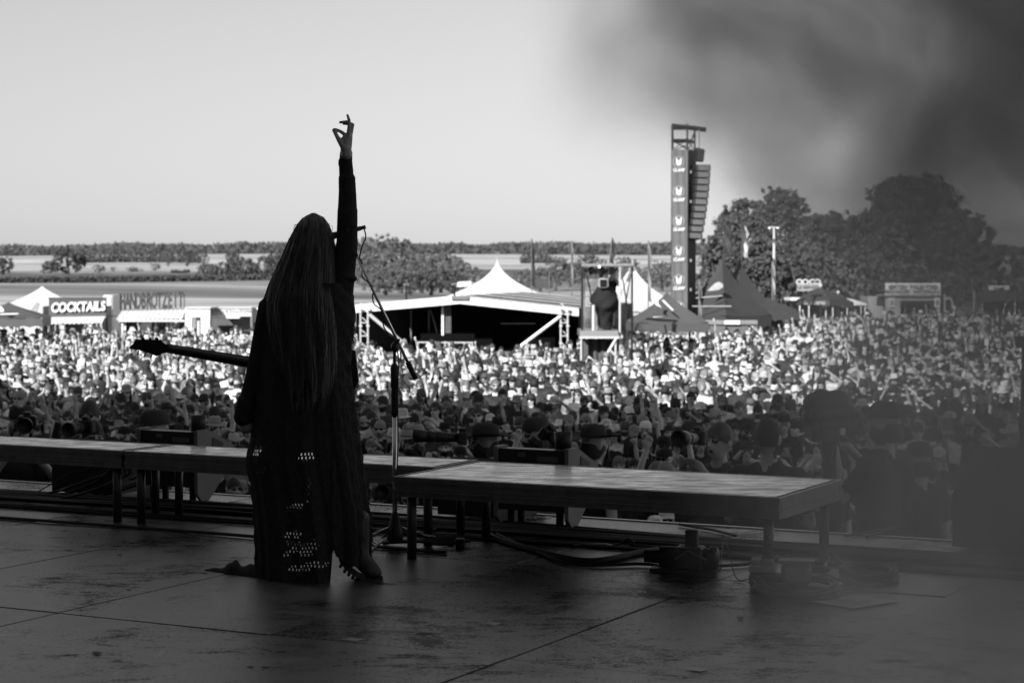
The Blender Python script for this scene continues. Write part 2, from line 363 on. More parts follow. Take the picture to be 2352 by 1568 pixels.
PM = {'shirt': omat('shirt_cloth', 0, .85, spec=.2, prn=True), 'skin': omat('skin', 1, .5, spec=.4), 'trousers': omat('trouser_cloth', 2, .85, spec=.2), 'hair': omat('hair', 3, .6), 'shoe': black, 'eye': mat('eye', .03, .3)}
HATM = omat('hat_cloth', 0, .8, spec=.2)
PROTO = {}
for bi, (bd, beard, sl, sh) in enumerate(((1.0, False, .55, True), (1.14, True, .6, False), (.9, False, .3, True))):
    for pose in range(6):
        V, Fc, tg = person_shape(pose, bd, .0135, .34, sl, beard, sh)
        PROTO[(bi, pose)] = (V, Fc, tg, np_mesh('person_body', V, Fc, tg, PM))
HATMESH = {k: b.mesh(k, PM['hair'] if k in ('short', 'long') else HATM, True) for k, b in HEADWEAR.items()}
GLASSMESH = GLASS.mesh('sunglasses', glassy, True)

# ------------------------------------------------------------------ the land
GZ = -2.62
prof_Y = [0, 60, 110, 170, 300, 420, 520, 900, 1300, 1700, 2300, 3000, 4500]
prof_y = [None, None, None, 702, 657, 634, 622, 601, 590, 586, 580, 575, 577]
prof_z = [GZ, GZ, GZ + .15] + [EYE + (HY - y) / F * Y for Y, y in zip(prof_Y[3:], prof_y[3:])]
def ground_z(X, Y):
    z = np.interp(Y, prof_Y, prof_z)
    r = np.clip((X / np.maximum(Y, 1) - .08) / .12, 0, 1); z = z + .42 * r * np.clip((Y - 55) / 40, 0, 1) * np.clip((400 - Y) / 300, 0, 1)
    z = z + np.clip((Y - 150) / 150, 0, 1) * np.clip((700 - Y) / 200, 0, 1) * (.5 * np.sin(X / 38 + Y / 60) + .35 * np.sin(X / 21 - Y / 90 + 1))
    z = z + np.clip((Y - 900) / 900, 0, 1) * (2.6 * np.sin(X / 260 + 1.2) + 1.2 * np.sin(X / 110 + Y / 400) - .006 * np.clip(X, 0, 900))
    return z
Ys = np.concatenate([np.linspace(-60, 10, 4), np.linspace(16, 120, 20), np.linspace(130, 600, 40), np.geomspace(640, 5200, 40)])
Xs = np.linspace(-1.5, 1.5, 61)
vs, fs = [], []
for Y in Ys:
    for q in Xs: X = q * max(abs(Y), 60); vs.append((X, Y, float(ground_z(X, Y)) if Y > 0 else GZ))
nx = len(Xs)
for j in range(len(Ys) - 1):
    for i in range(nx - 1): a = j * nx + i; fs.append((a, a + 1, a + nx + 1, a + nx))
field = bpy.data.materials.new('festival_field_and_farmland'); field.use_nodes = True; t = field.node_tree; b = t.nodes['Principled BSDF']; L = t.links.new
b.inputs['Roughness'].default_value = .95; b.inputs['Specular IOR Level'].default_value = .1
geo = t.nodes.new('ShaderNodeNewGeometry'); sx = t.nodes.new('ShaderNodeSeparateXYZ'); L(geo.outputs['Position'], sx.inputs[0])
wob = t.nodes.new('ShaderNodeTexNoise'); wob.inputs['Scale'].default_value = .006; L(geo.outputs['Position'], wob.inputs[0])
# field boundaries run across the view, slightly askew; each strip of land has its crop's own grey
d = math_n(field, 'ADD', sx.outputs[1], math_n(field, 'MULTIPLY', sx.outputs[0], .22)); d = math_n(field, 'ADD', d, math_n(field, 'MULTIPLY', wob.outputs['Fac'], 170.0))
dl = math_n(field, 'DIVIDE', math_n(field, 'LOGARITHM', d, 10.0), 4.0)
cr = t.nodes.new('ShaderNodeValToRGB'); cr.color_ramp.interpolation = 'LINEAR'; L(dl, cr.inputs[0])
stops = [(60, .2), (135, .25), (150, .33), (185, .34), (200, .17), (258, .16), (270, .3), (300, .32), (330, .18), (400, .2), (415, .12), (470, .11), (485, .34), (640, .36), (700, .26), (760, .5), (980, .5), (1000, .28), (1120, .3), (1150, .46), (1500, .4), (1550, .09), (9000, .08)]
e = cr.color_ramp.elements
while len(e) > 2: e.remove(e[-1])
for k, (m_, v_) in enumerate(stops):
    pos = math.log10(m_ + 85) / 4
    el = e[k] if k < 2 else e.new(pos)
    el.position = pos; el.color = g(min(.55, v_ * (1.3 if m_ < 1500 else 1)))
n1 = t.nodes.new('ShaderNodeTexNoise'); n1.inputs['Scale'].default_value = .12; n1.inputs['Detail'].default_value = 9; n1.inputs['Roughness'].default_value = .7
mp = t.nodes.new('ShaderNodeMapping'); mp.inputs['Scale'].default_value = (.25, 1, 1); mp.inputs['Rotation'].default_value = (0, 0, .2); L(geo.outputs['Position'], mp.inputs[0]); L(mp.outputs[0], n1.inputs[0])
n1b = t.nodes.new('ShaderNodeTexNoise'); n1b.inputs['Scale'].default_value = .035; n1b.inputs['Detail'].default_value = 5; n1b.inputs['Distortion'].default_value = 1.0; mpb = t.nodes.new('ShaderNodeMapping'); mpb.inputs['Scale'].default_value = (.5, 1, 1); mpb.inputs['Rotation'].default_value = (0, 0, -.25); L(geo.outputs['Position'], mpb.inputs[0]); L(mpb.outputs[0], n1b.inputs[0])
mr = t.nodes.new('ShaderNodeMapRange'); mr.inputs[1].default_value = .36; mr.inputs[2].default_value = .64; mr.inputs[3].default_value = .45; mr.inputs[4].default_value = 1.5; L(math_n(field, 'ADD', math_n(field, 'MULTIPLY', n1.outputs['Fac'], .6), math_n(field, 'MULTIPLY', n1b.outputs['Fac'], .4)), mr.inputs[0])
mx = t.nodes.new('ShaderNodeMixRGB'); mx.blend_type = 'MULTIPLY'; mx.inputs[0].default_value = 1; L(cr.outputs[0], mx.inputs[1]); L(mr.outputs[0], mx.inputs[2]); L(mx.outputs[0], b.inputs['Base Color'])
me = bpy.data.meshes.new('ground'); me.from_pydata(vs, [], fs); me.materials.append(field); me.polygons.foreach_set('use_smooth', [True] * len(fs))
ground = place('ground', me); tag(ground, 'grassy festival field running out into striped farmland and low hills', 'ground', kind='structure')

# ------------------------------------------------------------------ the stage the photographer stands on
ply = bpy.data.materials.new('mesh_faced_stage_plywood'); ply.use_nodes = True; t = ply.node_tree; b = t.nodes['Principled BSDF']; L = t.links.new
geo = t.nodes.new('ShaderNodeNewGeometry'); oi = t.nodes.new('ShaderNodeObjectInfo')
vr = t.nodes.new('ShaderNodeMapping'); vr.inputs['Rotation'].default_value = (0, 0, YAW); L(geo.outputs['Position'], vr.inputs[0])
def noise(scale, det, rough, vec=None, dist=0.0):
    n = t.nodes.new('ShaderNodeTexNoise'); n.inputs['Scale'].default_value = scale; n.inputs['Detail'].default_value = det; n.inputs['Roughness'].default_value = rough; n.inputs['Distortion'].default_value = dist; L(vec or geo.outputs['Position'], n.inputs[0]); return n.outputs['Fac']
def ramp(v, a, b_, c, d_, mtl=None):
    r_ = t.nodes.new('ShaderNodeMapRange'); r_.inputs[1].default_value = a; r_.inputs[2].default_value = b_; r_.inputs[3].default_value = c; r_.inputs[4].default_value = d_; L(v, r_.inputs[0]); return r_.outputs[0]
def stretch(sx_, sy_, rot):
    mp_ = t.nodes.new('ShaderNodeMapping'); mp_.inputs['Scale'].default_value = (sx_, sy_, 1); mp_.inputs['Rotation'].default_value = (0, 0, rot); L(geo.outputs['Position'], mp_.inputs[0]); return mp_.outputs[0]
patch = noise(1.4, 9, .68, dist=.6); scuff = noise(7, 10, .75, stretch(1, 2.4, .7), .8); fine = noise(60, 4, .7); scr = noise(3.2, 3, .5, stretch(1.0, 22, 1.0), 1.2); scr2 = noise(2.6, 3, .5, stretch(16, 1.0, .5), 1.4)
wear = math_n(ply, 'ADD', math_n(ply, 'MULTIPLY', patch, .65), math_n(ply, 'MULTIPLY', scuff, .45))                     # worn, dusty areas
dust = ramp(wear, .46, .68, .0, 1.0); scratch = math_n(ply, 'MAXIMUM', ramp(scr, .66, .72, 0, 1), ramp(scr2, .67, .73, 0, 1)); scratch = math_n(ply, 'MULTIPLY', scratch, ramp(scuff, .42, .6, 0, 1))
tone = math_n(ply, 'ADD', math_n(ply, 'MULTIPLY', dust, .085), .012); tone = math_n(ply, 'ADD', tone, math_n(ply, 'MULTIPLY', scratch, .12)); tone = math_n(ply, 'MULTIPLY', tone, ramp(fine, .25, .75, .55, 1.5)); blot = ramp(noise(2.7, 5, .6, dist=1.0), .3, .38, .35, 1.0)
tone = math_n(ply, 'MULTIPLY', tone, blot); L(math_n(ply, 'MULTIPLY', tone, math_n(ply, 'ADD', math_n(ply, 'MULTIPLY', oi.outputs['Random'], .9), .55)), b.inputs['Base Color'])
rg = math_n(ply, 'ADD', ramp(math_n(ply, 'ADD', math_n(ply, 'MULTIPLY', patch, .5), math_n(ply, 'MULTIPLY', scuff, .5)), .38, .62, .2, .36), math_n(ply, 'MULTIPLY', math_n(ply, 'SUBTRACT', fine, .5), .2)); L(math_n(ply, 'ADD', rg, math_n(ply, 'MULTIPLY', oi.outputs['Random'], .1)), b.inputs['Roughness']); b.inputs['Specular IOR Level'].default_value = .75
sx = t.nodes.new('ShaderNodeSeparateXYZ'); L(vr.outputs[0], sx.inputs[0])
wa = math_n(ply, 'SINE', math_n(ply, 'MULTIPLY', math_n(ply, 'ADD', sx.outputs[0], sx.outputs[1]), 360.0)); wb = math_n(ply, 'SINE', math_n(ply, 'MULTIPLY', math_n(ply, 'SUBTRACT', sx.outputs[0], sx.outputs[1]), 360.0))
spl = math_n(ply, 'MULTIPLY', ramp(wear, .44, .59, .3, 1.7), ramp(fine, .36, .64, .45, 1.4)); spl = math_n(ply, 'MULTIPLY', spl, math_n(ply, 'ADD', math_n(ply, 'MULTIPLY', oi.outputs['Random'], .5), .65)); spl = math_n(ply, 'MULTIPLY', spl, ramp(blot, .35, 1.0, .55, 1.0), True)
dull = t.nodes.new('ShaderNodeBsdfDiffuse'); L(math_n(ply, 'MULTIPLY', tone, .8), dull.inputs['Color']); mxs = t.nodes.new('ShaderNodeMixShader'); L(spl, mxs.inputs[0]); L(dull.outputs[0], mxs.inputs[1]); L(b.outputs[0], mxs.inputs[2]); L(mxs.outputs[0], t.nodes['Material Output'].inputs[0])   # greasy film shines only where it is worn
hh = math_n(ply, 'ADD', math_n(ply, 'MULTIPLY', math_n(ply, 'MULTIPLY', wa, wb), .8), math_n(ply, 'ADD', math_n(ply, 'MULTIPLY', fine, 2.2), math_n(ply, 'MULTIPLY', scuff, 3.0)))
bp = t.nodes.new('ShaderNodeBump'); bp.inputs['Strength'].default_value = .35; bp.inputs['Distance'].default_value = .002; L(hh, bp.inputs['Height']); L(bp.outputs[0], b.inputs['Normal'])
EDGE_V = 10.35
floor = MB(); floor.prism([(-17, -5), (5, -5), (5, EDGE_V - .02), (-17, EDGE_V - .02)], (0, 0, -.35), UX, VX, (0, 0, .31))
stage_floor = floor.build('stage_floor', dark_paint); tag(stage_floor, 'dark stage floor laid with worn mesh-faced plywood panels', 'stage floor', kind='structure')
pan = {}
def panel(u0, u1, v0, v1):
    mb = MB(); e_ = random.uniform(.002, .0045); k = .002
    a, b_ = u0 + e_, u1 - e_; c, d_ = v0 + e_, v1 - e_
    dz = random.uniform(-.0018, .0018); tl = [random.uniform(-.0015, .0015) for _ in range(4)]
    cs = [(a, c), (b_, c), (b_, d_), (a, d_)]; ci = [(a + k, c + k), (b_ - k, c + k), (b_ - k, d_ - k), (a + k, d_ - k)]
    vsx = [S(p[0], p[1], -.045) for p in cs] + [S(p[0], p[1], -.002 + dz + tl[i]) for i, p in enumerate(cs)] + [S(p[0], p[1], dz + tl[i]) for i, p in enumerate(ci)]
    fsx = [(3, 2, 1, 0), (8, 9, 10, 11)] + [(i, (i + 1) % 4, 4 + (i + 1) % 4, 4 + i) for i in range(4)] + [(4 + i, 4 + (i + 1) % 4, 8 + (i + 1) % 4, 8 + i) for i in range(4)]
    mb.add(vsx, fsx); return mb.build('floor_panel', ply, stage_floor)
for k in range(-10, 9):
    u0 = -3.38 + 1.06 * k
    if u0 < -15 or u0 > 3: continue
    for v0, v1 in ((.1, 2.22), (2.22, 4.34), (4.34, 6.46), (6.46, 8.58), (8.58, 9.62)): panel(u0, u0 + 1.06, v0, v1)
for k in range(-6, 4): panel(-3.0 + 2.1 * k, -3.0 + 2.1 * (k + 1), 9.635, EDGE_V)
tr = MB()
tr.prism([(-17, EDGE_V), (4.5, EDGE_V), (4.5, EDGE_V + .03), (-17, EDGE_V + .03)], (0, 0, -.12), UX, VX, (0, 0, .126)); tr.build('edge_trim', alu, stage_floor)
fr = MB(); fr.prism([(-17, EDGE_V - .3), (5, EDGE_V - .3), (5, EDGE_V - .25), (-17, EDGE_V - .25)], (0, 0, GZ), UX, VX, (0, 0, -GZ - .36)); fr.build('stage_skirt', cloth_blk, stage_floor)
# the house round the stage (behind and above the camera): unseen, its outline is shaped to shade the boards and the front of the crowd
house = MB(); H = 9.2
fa, fb = -36.0, 9.0                                          # roof reaches from u = fa to fb
house.add([S(fa, -7, H), S(fb, -7, H), (10, 14.2, H), (-34, 24.3, H)], [(0, 1, 2, 3)])
canopy = mat('translucent_canopy', .45, .7); t = canopy.node_tree; tl = t.nodes.new('ShaderNodeBsdfTranslucent'); tl.inputs[0].default_value = g(.3); mx = t.nodes.new('ShaderNodeMixShader'); mx.inputs[0].default_value = .3  # translucence added to lift the light on the stage
t.links.new(t.nodes['Principled BSDF'].outputs[0], mx.inputs[1]); t.links.new(tl.outputs[0], mx.inputs[2]); t.links.new(mx.outputs[0], t.nodes['Material Output'].inputs[0])
roof = house.build('stage_roof', canopy); tag(roof, 'thin translucent canopy of the stage house above the boards', 'roof', kind='structure')
for nm, poly in (('back', [(fa, -7), (fb, -7), (fb, -6.8), (fa, -6.8)]), ('side', [(fa, -6.8), (fa + .2, -6.8), (fa + .2, 4), (fa, 4)])):
    w = MB(); w.prism(poly, (0, 0, GZ), UX, VX, (0, 0, H - GZ)); o = w.build('stage_wall', mat('worn_backdrop', .12, .9)); tag(o, f'black {nm} wall cloth of the stage house', 'stage wall', kind='structure')
# raised walkway in the pit between stage and barrier, on which the photographers stand
wk = MB(); wk.prism([(-16, 11.7), (6, 11.7), (6, 15.8), (-16, 15.8)], (0, 0, GZ - .05), UX, VX, (0, 0, 1.05)); o = wk.build('pit_walkway', mat('pit_boards', .12, .8)); tag(o, 'raised boarded walkway in the press pit below the stage', 'walkway', kind='structure')

# ------------------------------------------------------------------ stalls, tents and towers on the field
def slab(poly, Y, th, mb=None):
    mb = mb or MB(); n = len(poly); f = [at(x, y, Y) for x, y in poly]
    mb.add(f + [p + Vector((0, th, 0)) for p in f], [tuple(range(n)), tuple(range(2 * n - 1, n - 1, -1))] + [(i, n + i, n + (i + 1) % n, (i + 1) % n) for i in range(n)]); return mb
def rect(x0, y0, x1, y1, Y, th, mb=None): return slab([(x0, y0), (x0, y1), (x1, y1), (x1, y0)], Y, th, mb)
def gz(p): return float(ground_z(p.x, p.y))
def base(x, Y): p = at(x, 700, Y); p.z = gz(p); return p
def root_at(name, x, Y, label, cat, group=None): return empty(name, base(x, Y), 0, label, cat, group)
def bp(mb, name, m, root, smooth=False, under=None): return mb.build(name, m, under or root, smooth, rel=root.location)   # under: a part of root that this piece belongs to
def post(root, p, z1, r, m, name='post', z0=0.0):
    q = Vector(p); a = Vector((q.x, q.y, root.location.z + z0 if z0 is not None else q.z)); b_ = Vector((q.x, q.y, z1)); return bp(MB().tube([a, b_], r, 8), name, m, root)
def pagoda(name, x, ypk, yev, Y, half, m, label, cat='tent', rot=0.0, power=1.7, valance=.28, group=None, walls=None, spire=False, legm=None, split=False):
    r = root_at(name, x, Y, label, cat, group); o = r.location; pk = at(x, ypk, Y).z - o.z; ev = at(x, yev, Y).z - o.z; n = 10
    R = Matrix.Rotation(rot, 4, 'Z')
    for k in range(4):
        mb = MB(R)
        def f(a, b_):
            s = (1 - b_) ** power; e = half * (2 * a - 1); z = ev + (pk - ev) * b_
            p = Vector((e * s, -half * s, z - .06 * (1 - b_) * (1 - (2 * a - 1) ** 2))); return Matrix.Rotation(k * math.pi / 2, 4, 'Z') @ p
        mb.grid(f, 8, n); mb.build('roof_panel', m, r, True)
        vb = MB(R); Rk = Matrix.Rotation(k * math.pi / 2, 4, 'Z')
        vb.grid(lambda a, b_: Rk @ Vector((half * (2 * a - 1), -half - .005, ev - .03 - b_ * valance * (1 - .18 * abs(math.sin(a * 12 * math.pi / 2))))), 24, 1); vb.build('valance', m, r, solid=.01)
        c = R @ (Rk @ Vector((half - .04, -half + .04, 0)))
        MB().tube([(c.x, c.y, 0), (c.x, c.y, ev)], .035, 8).build('leg', legm or galv, r)
    if walls:
        for k in walls:
            Rk = Matrix.Rotation(k * math.pi / 2, 4, 'Z'); wb = MB(R)
            wb.grid(lambda a, b_: Rk @ Vector((half * (2 * a - 1), -half + .06 + .02 * math.sin(a * 25), .02 + b_ * (ev - .1))), 20, 2); wb.build('side_wall', m, r, solid=.008)
    if spire: MB().tube([(0, 0, pk - .1), (0, 0, pk + spire)], .02, 6).build('spire', steel, r)
    return r
pagoda('white_marquee', 97, 657, 712, 96, 2.1, white_pvc, 'white pointed tent behind the cocktail stall at the field edge', rot=.35, power=1.25, walls=(0, 1, 2, 3))
pagoda('charcoal_gazebo', 20, 693, 727, 72, 1.35, grey_pvc, 'dark gazebo with printed roof beside the cocktail stall', rot=.12, power=1.3, valance=.34)
pagoda('white_pagoda_tent', 1142, 590, 690, 100, 2.3, white_pvc, 'white spired tent rising behind the open mixing tent', rot=.5, power=2.1, walls=(0, 1, 2, 3))
pagoda('white_pagoda_tent', 1452, 590, 700, 92, 1.55, white_pvc, 'white spired tent half hidden behind the camera scaffold', rot=.5, power=2.0, walls=(0, 1, 2, 3))
r = bpy.data.objects['charcoal_gazebo']
for nm, px_ in (('printed_emblem', [(-6, 712), (-6, 704), (2, 703), (8, 709), (9, 715), (3, 717)]), ('printed_lettering', [(0, 720), (42, 719), (42, 721.5), (0, 722.5)])): bp(slab([(a, b_) for a, b_ in px_], 70.4, .01), nm, white_paint, r)
# flat banner leaning on the white tent
o = slab([(60, 728), (84, 693), (92, 698), (88, 708), (86, 716), (80, 727)], 84, .05).build('leaning_banner', mat('mid_grey_cloth', .3, .8)); tag(o, 'grey banner leaning up in front of the white pointed tent', 'banner')

# cocktail stall
r = root_at('cocktail_stall', 178, 80, 'cocktail stall with dark sign board, white awning and pale back wall', 'stall')
sb_ = bp(rect(112, 685, 244, 727, 80, .12), 'sign_board', mat('sign_board_grey', .07, .6, var=.08), r)
fb_ = MB(); rect(110, 683, 246, 685, 79.97, .16, fb_); bp(fb_, 'sign_frame', dark_paint, r)
put_text('COCKTAILS', .52, at(179, 705.5, 79.9) - r.location, 0, white_paint, sb_, extr=.03, off=.018, sx=.78, shear=.16, roll=.035)
aw = MB()
aw.grid(lambda a, b_: at(113 + 130 * a, 728 + 12 * b_ - 2 * a, 80) + Vector((0, -.75 * b_, -.02 * b_ + (-.05 * abs(math.sin(a * 40)) if b_ > .95 else 0))), 60, 3); bp(aw, 'awning', white_pvc, r)
bp(rect(112, 728, 246, 860, 82.2, .05), 'back_wall', mat('pale_panel', .45, .7, var=.06), r)
for x in (111, 245): bp(rect(x - 1.5, 728, x + 1.5, 855, 80.02, .08), 'post', dark_paint, r)
ct = bp(rect(112, 815, 244, 819, 79.7, .6), 'counter', wood_dark, r); bp(rect(113, 819, 243, 856, 79.9, .04), 'counter_front', grey_paint, r, under=ct)
sd = MB(); sd.box((0, 0, 0), (.04, 2.0, 2.4), Matrix.Translation(at(112, 770, 81.1))); bp(sd, 'side_wall', grey_paint, r)
sd = MB(); sd.box((0, 0, 0), (.04, 2.0, 2.4), Matrix.Translation(at(244.5, 770, 81.1))); bp(sd, 'side_wall', grey_paint, r)
bp(rect(111, 727.2, 245, 728.4, 80.2, 2.1), 'ceiling_panel', dark_paint, r)
# bread stall with standing letters
r = root_at('bread_stall', 350, 80, 'bread stall with tall cut-out letters standing above a ribbed awning', 'stall')
for k, ch in enumerate('HANDBROTZEIT'):
    x = 281 + k * 12.2; dark = (.025, .03, .025, .04, .025, .02, .04, .025, .035, .04, .04, .03)[k]
    put_text(ch, .88, at(x, 694 - k * .35, 80) - r.location, 0, mat(f'letter_grey_{k}', dark, .6), r, name='letter', extr=.03, off=.03, sx=.38)
for y in (682, 708): bp(rect(276, y, 424, y + 1.2, 80.06, .04), 'letter_rail', steel, r)
for x in (277, 422): bp(rect(x, 676, x + 2, 850, 80.1, .06), 'post', dark_paint, r)
aw = MB(); aw.grid(lambda a, b_: at(280 + 146 * a - 6 * (1 - a) * b_, 714 + 20 * b_ - 3 * a, 80) + Vector((0, -.7 * b_, .02 * math.sin(a * 90))), 120, 3); bp(aw, 'ribbed_awning', mat('pale_awning', .6, .6), r)
bp(rect(272, 735, 424, 738.5, 79.25, .06), 'awning_edge', white_paint, r)
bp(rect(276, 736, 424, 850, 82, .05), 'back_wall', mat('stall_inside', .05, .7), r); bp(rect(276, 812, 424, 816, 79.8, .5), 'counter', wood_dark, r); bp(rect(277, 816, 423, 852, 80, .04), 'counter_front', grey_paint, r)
for x in (279, 285): bp(rect(x, 725, x + 4, 770, 79.6, .05), 'furled_flap', white_paint, r)
bp(slab([(401, 735), (406, 737), (412, 770), (402, 790), (396, 770)], 79.5, .1), 'furled_flap', white_pvc, r)
for xx, yy in ((360, 690), (372, 700)): bp(rect(xx, 716, xx + 3, 734, 79.6, .03), 'furled_flap', white_paint, r)
# white cabin and grill stall to the right of it
r = root_at('white_cabin', 458, 84, 'white flat-roofed cabin with a dark doorway beside the bread stall', 'cabin')
mb = MB()
for a in ((425, 708, 440, 862), (461, 708, 482, 862), (440, 708, 461, 728)): rect(*a, 84, .1, mb)
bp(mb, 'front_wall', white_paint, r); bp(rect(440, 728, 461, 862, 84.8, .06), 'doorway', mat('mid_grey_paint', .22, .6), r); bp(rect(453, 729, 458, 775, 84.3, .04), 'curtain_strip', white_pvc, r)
bp(rect(424, 706, 483, 708.5, 83.9, 2.5), 'roof', white_paint, r); sd = MB(); sd.box((0, 0, 0), (.06, 2.4, 2.7), Matrix.Translation(at(425.5, 785, 85.3))); bp(sd, 'side_wall', white_paint, r)
bp(slab([(249, 688), (270, 688), (270, 700), (262, 720), (249, 720)], 83, .1), 'white_sheet', white_pvc, r) if False else None
r = root_at('grill_stall', 545, 86, 'grill stall with pale printed fascia and dark serving hatch', 'stall')
sb_ = bp(rect(483, 707, 578, 726, 86, .15), 'fascia', mat('pale_fascia', .62, .6), r); put_text('Grillen & feine Küche', .2, at(530, 713.5, 85.93) - r.location, 0, mat('faded_print', .35, .7), sb_, extr=.01)
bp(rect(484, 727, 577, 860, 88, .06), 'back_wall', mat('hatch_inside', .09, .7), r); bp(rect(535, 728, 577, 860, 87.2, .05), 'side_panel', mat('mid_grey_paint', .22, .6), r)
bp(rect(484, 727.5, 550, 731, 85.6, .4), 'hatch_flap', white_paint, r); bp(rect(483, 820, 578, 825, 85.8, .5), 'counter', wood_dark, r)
for x in (483, 577): bp(rect(x - 1.5, 726, x + 1.5, 862, 86, .1), 'post', grey_paint, r)
bp(rect(483, 706, 578, 707.6, 85.9, 2.4), 'roof', white_paint, r)
r = root_at('white_booth', 592, 87, 'plain white booth beside the grill stall, mostly behind the singer', 'booth')
bp(rect(579, 707, 606, 740, 87, .1), 'fascia', white_paint, r); bp(rect(580, 740, 606, 860, 89, .06), 'back_wall', grey_paint, r)
r = root_at('white_caravan', 259, 86, 'white box trailer seen between the cocktail stall and the bread stall', 'trailer')
mb = MB(); mb.box((0, 0, 1.75), (.42, 2.2, 2.3), None, .08); mb.build('body', white_paint, r); mb = MB(); mb.box((0, -1.16, 1.9), (.3, .03, .9)); mb.build('window', grey_paint, r)
for s in (-.15, .15): MB(Matrix.Translation((s, -.3, .3)) @ Matrix.Rotation(math.pi / 2, 4, 'Y')).lathe([(.3, -.06), (.3, .06)], 16).build('wheel', rubber, r)

# low open mixing tent in mid field
Y0 = 64.0; r = root_at('open_mixing_tent', 1070, Y0, 'low open-fronted mixing tent with striped gable roof and scaffold corners', 'tent')
A, B_, C_ = at(816, 701, Y0), at(1057, 680, Y0), at(1329, 708.6, Y0); dep = Vector((2.15, 6.5, .05))
def strip(p, q, t0, t1, up=.02, mbx=None):
    mbx = mbx or MB(); U = Vector((0, 0, up)); a, b_, c, d_ = p + dep * t0 + U, q + dep * t0 + U, q + dep * t1 + U, p + dep * t1 + U
    mbx.add([a, b_, c, d_, a - Vector((0, 0, .03)), b_ - Vector((0, 0, .03)), c - Vector((0, 0, .03)), d_ - Vector((0, 0, .03))], [(0, 1, 2, 3), (7, 6, 5, 4), (0, 4, 5, 1), (1, 5, 6, 2), (2, 6, 7, 3), (3, 7, 4, 0)]); return mbx
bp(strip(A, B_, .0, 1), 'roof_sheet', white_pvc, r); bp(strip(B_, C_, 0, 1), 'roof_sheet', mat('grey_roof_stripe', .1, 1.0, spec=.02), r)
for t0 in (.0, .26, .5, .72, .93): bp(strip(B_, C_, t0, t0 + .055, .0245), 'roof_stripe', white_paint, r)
for p, q in ((A, B_), (B_, C_)):
    f = MB(); U = Vector((0, 0, .24)); n_ = Vector((0, -.06, 0)); f.add([p + n_, q + n_, q + n_ - U, p + n_ - U, p, q, q - U, p - U], [(0, 3, 2, 1), (4, 5, 6, 7), (0, 1, 5, 4), (2, 3, 7, 6), (0, 4, 7, 3), (1, 2, 6, 5)]); bp(f, 'fascia', white_paint, r)
br = MB(); br.box((0, 0, 0), (.55, .1, .12), Matrix.Translation(at(1057, 684, Y0 - .1))); bp(br, 'ridge_bracket', steel, r)
def tower(xl, xr, yt, yb, nm='scaffold_corner'):
    mb = MB()
    ps = [at(xl, yt, Y0 - .25), at(xr, yt, Y0 - .25), at(xl, yt, Y0 + .25), at(xr, yt, Y0 + .25)]
    for p in ps: mb.tube([(p.x, p.y, r.location.z), p], .028, 8)
    for k in range(7):
        z = r.location.z + .25 + k * .42
        if z < ps[0].z: mb.tube([(ps[0].x, ps[0].y, z), (ps[1].x, ps[1].y, z)], .02, 6); mb.tube([(ps[2].x, ps[2].y, z + .2), (ps[3].x, ps[3].y, z)], .02, 6)
    for p in ps[:2]:
        for k in range(5): mb.box((p.x, p.y, r.location.z + .6 + k * .55), (.1, .1, .05))
    bp(mb, nm, galv, r)
tower(828, 845, 703, 0); tower(1288, 1304, 708, 0)
for a, b_ in (((848, 722), (948, 806)), ((1286, 727), (1185, 803))): bp(MB().tube([at(*a, Y0 - .3), at(*b_, Y0 - .3)], .055, 8), 'brace', galv, r)
bp(rect(820, 815, 1325, 826, Y0 + .2, 5.5), 'platform', mat('stage_grey', .3, .7), r); bp(rect(820, 826, 1325, 870, Y0 + .25, .05), 'platform_skirt', cloth_blk, r)
bk = MB(); pa, pb = A + dep * .97, C_ + dep * .97; bk.add([Vector((pa.x, pa.y, r.location.z + .3)), Vector((pb.x, pb.y, r.location.z + .3)), pb, B_ + dep * .97, pa], [(0, 1, 2, 3, 4)]); bp(bk, 'back_cloth', cloth_blk, r)
for p in (A, C_):
    sw = MB(); q = p + dep * .97; sw.add([Vector((p.x, p.y + .3, r.location.z + .3)), Vector((q.x, q.y, r.location.z + .3)), q, p + Vector((0, .3, 0))], [(0, 1, 2, 3)]); bp(sw, 'side_cloth', cloth_blk, r)
for k, x in enumerate((905, 944, 985, 1015)): bp(MB().tube([at(x, 712, Y0 + 4), at(x, 815, Y0 + 4)], .03, 6), 'inner_post', mat('mid_grey_paint', .22, .6) if k < 3 else galv, r)
bp(rect(1014, 690, 1019, 770, Y0 + .5, .06), 'banner_edge', white_paint, r); bp(slab([(1020, 692), (1036, 700), (1036, 765), (1020, 765)], Y0 + .6, .05), 'dark_banner', mat('banner_grey', .09, .8), r)
for x0, x1, y0 in ((870, 890, 704), (912, 940, 702), (945, 955, 706), (985, 1010, 699)): bp(slab([(x0, y0), (x0 + 2, y0 + 6), (x1 - 3, y0 + 5), (x1, y0 - 1)], Y0 + 5.9, .02), 'gap_of_daylight_sheet', white_pvc, r)  # white sheets stand in for daylight seen through gaps
bp(rect(1150, 742, 1230, 744, Y0 + 3, .06), 'rail', steel, r)
for x0, y0, x1, y1 in ((965, 766, 1090, 812), (1090, 778, 1130, 812), (1215, 775, 1275, 812)):
    o = rect(x0, y0, x1, y1, Y0 + 3.5, .9).build('flight_case', mat('flight_case_panel', .05, .5)); tag(o, {965: 'long black equipment case inside the open mixing tent', 1090: 'small black equipment case beside the long case in the open mixing tent', 1215: 'black equipment case under the brace of the open mixing tent'}[x0], 'case', 'equipment cases in the open stage tent')
rl = MB()
for y in (786, 803): rl.tube([at(960, y, Y0 - .1), at(1085, y + 1, Y0 - .1)], .025, 6)
for x in (960, 1022, 1085): rl.tube([at(x, 784, Y0 - .1), at(x, 815, Y0 - .1)], .025, 6)
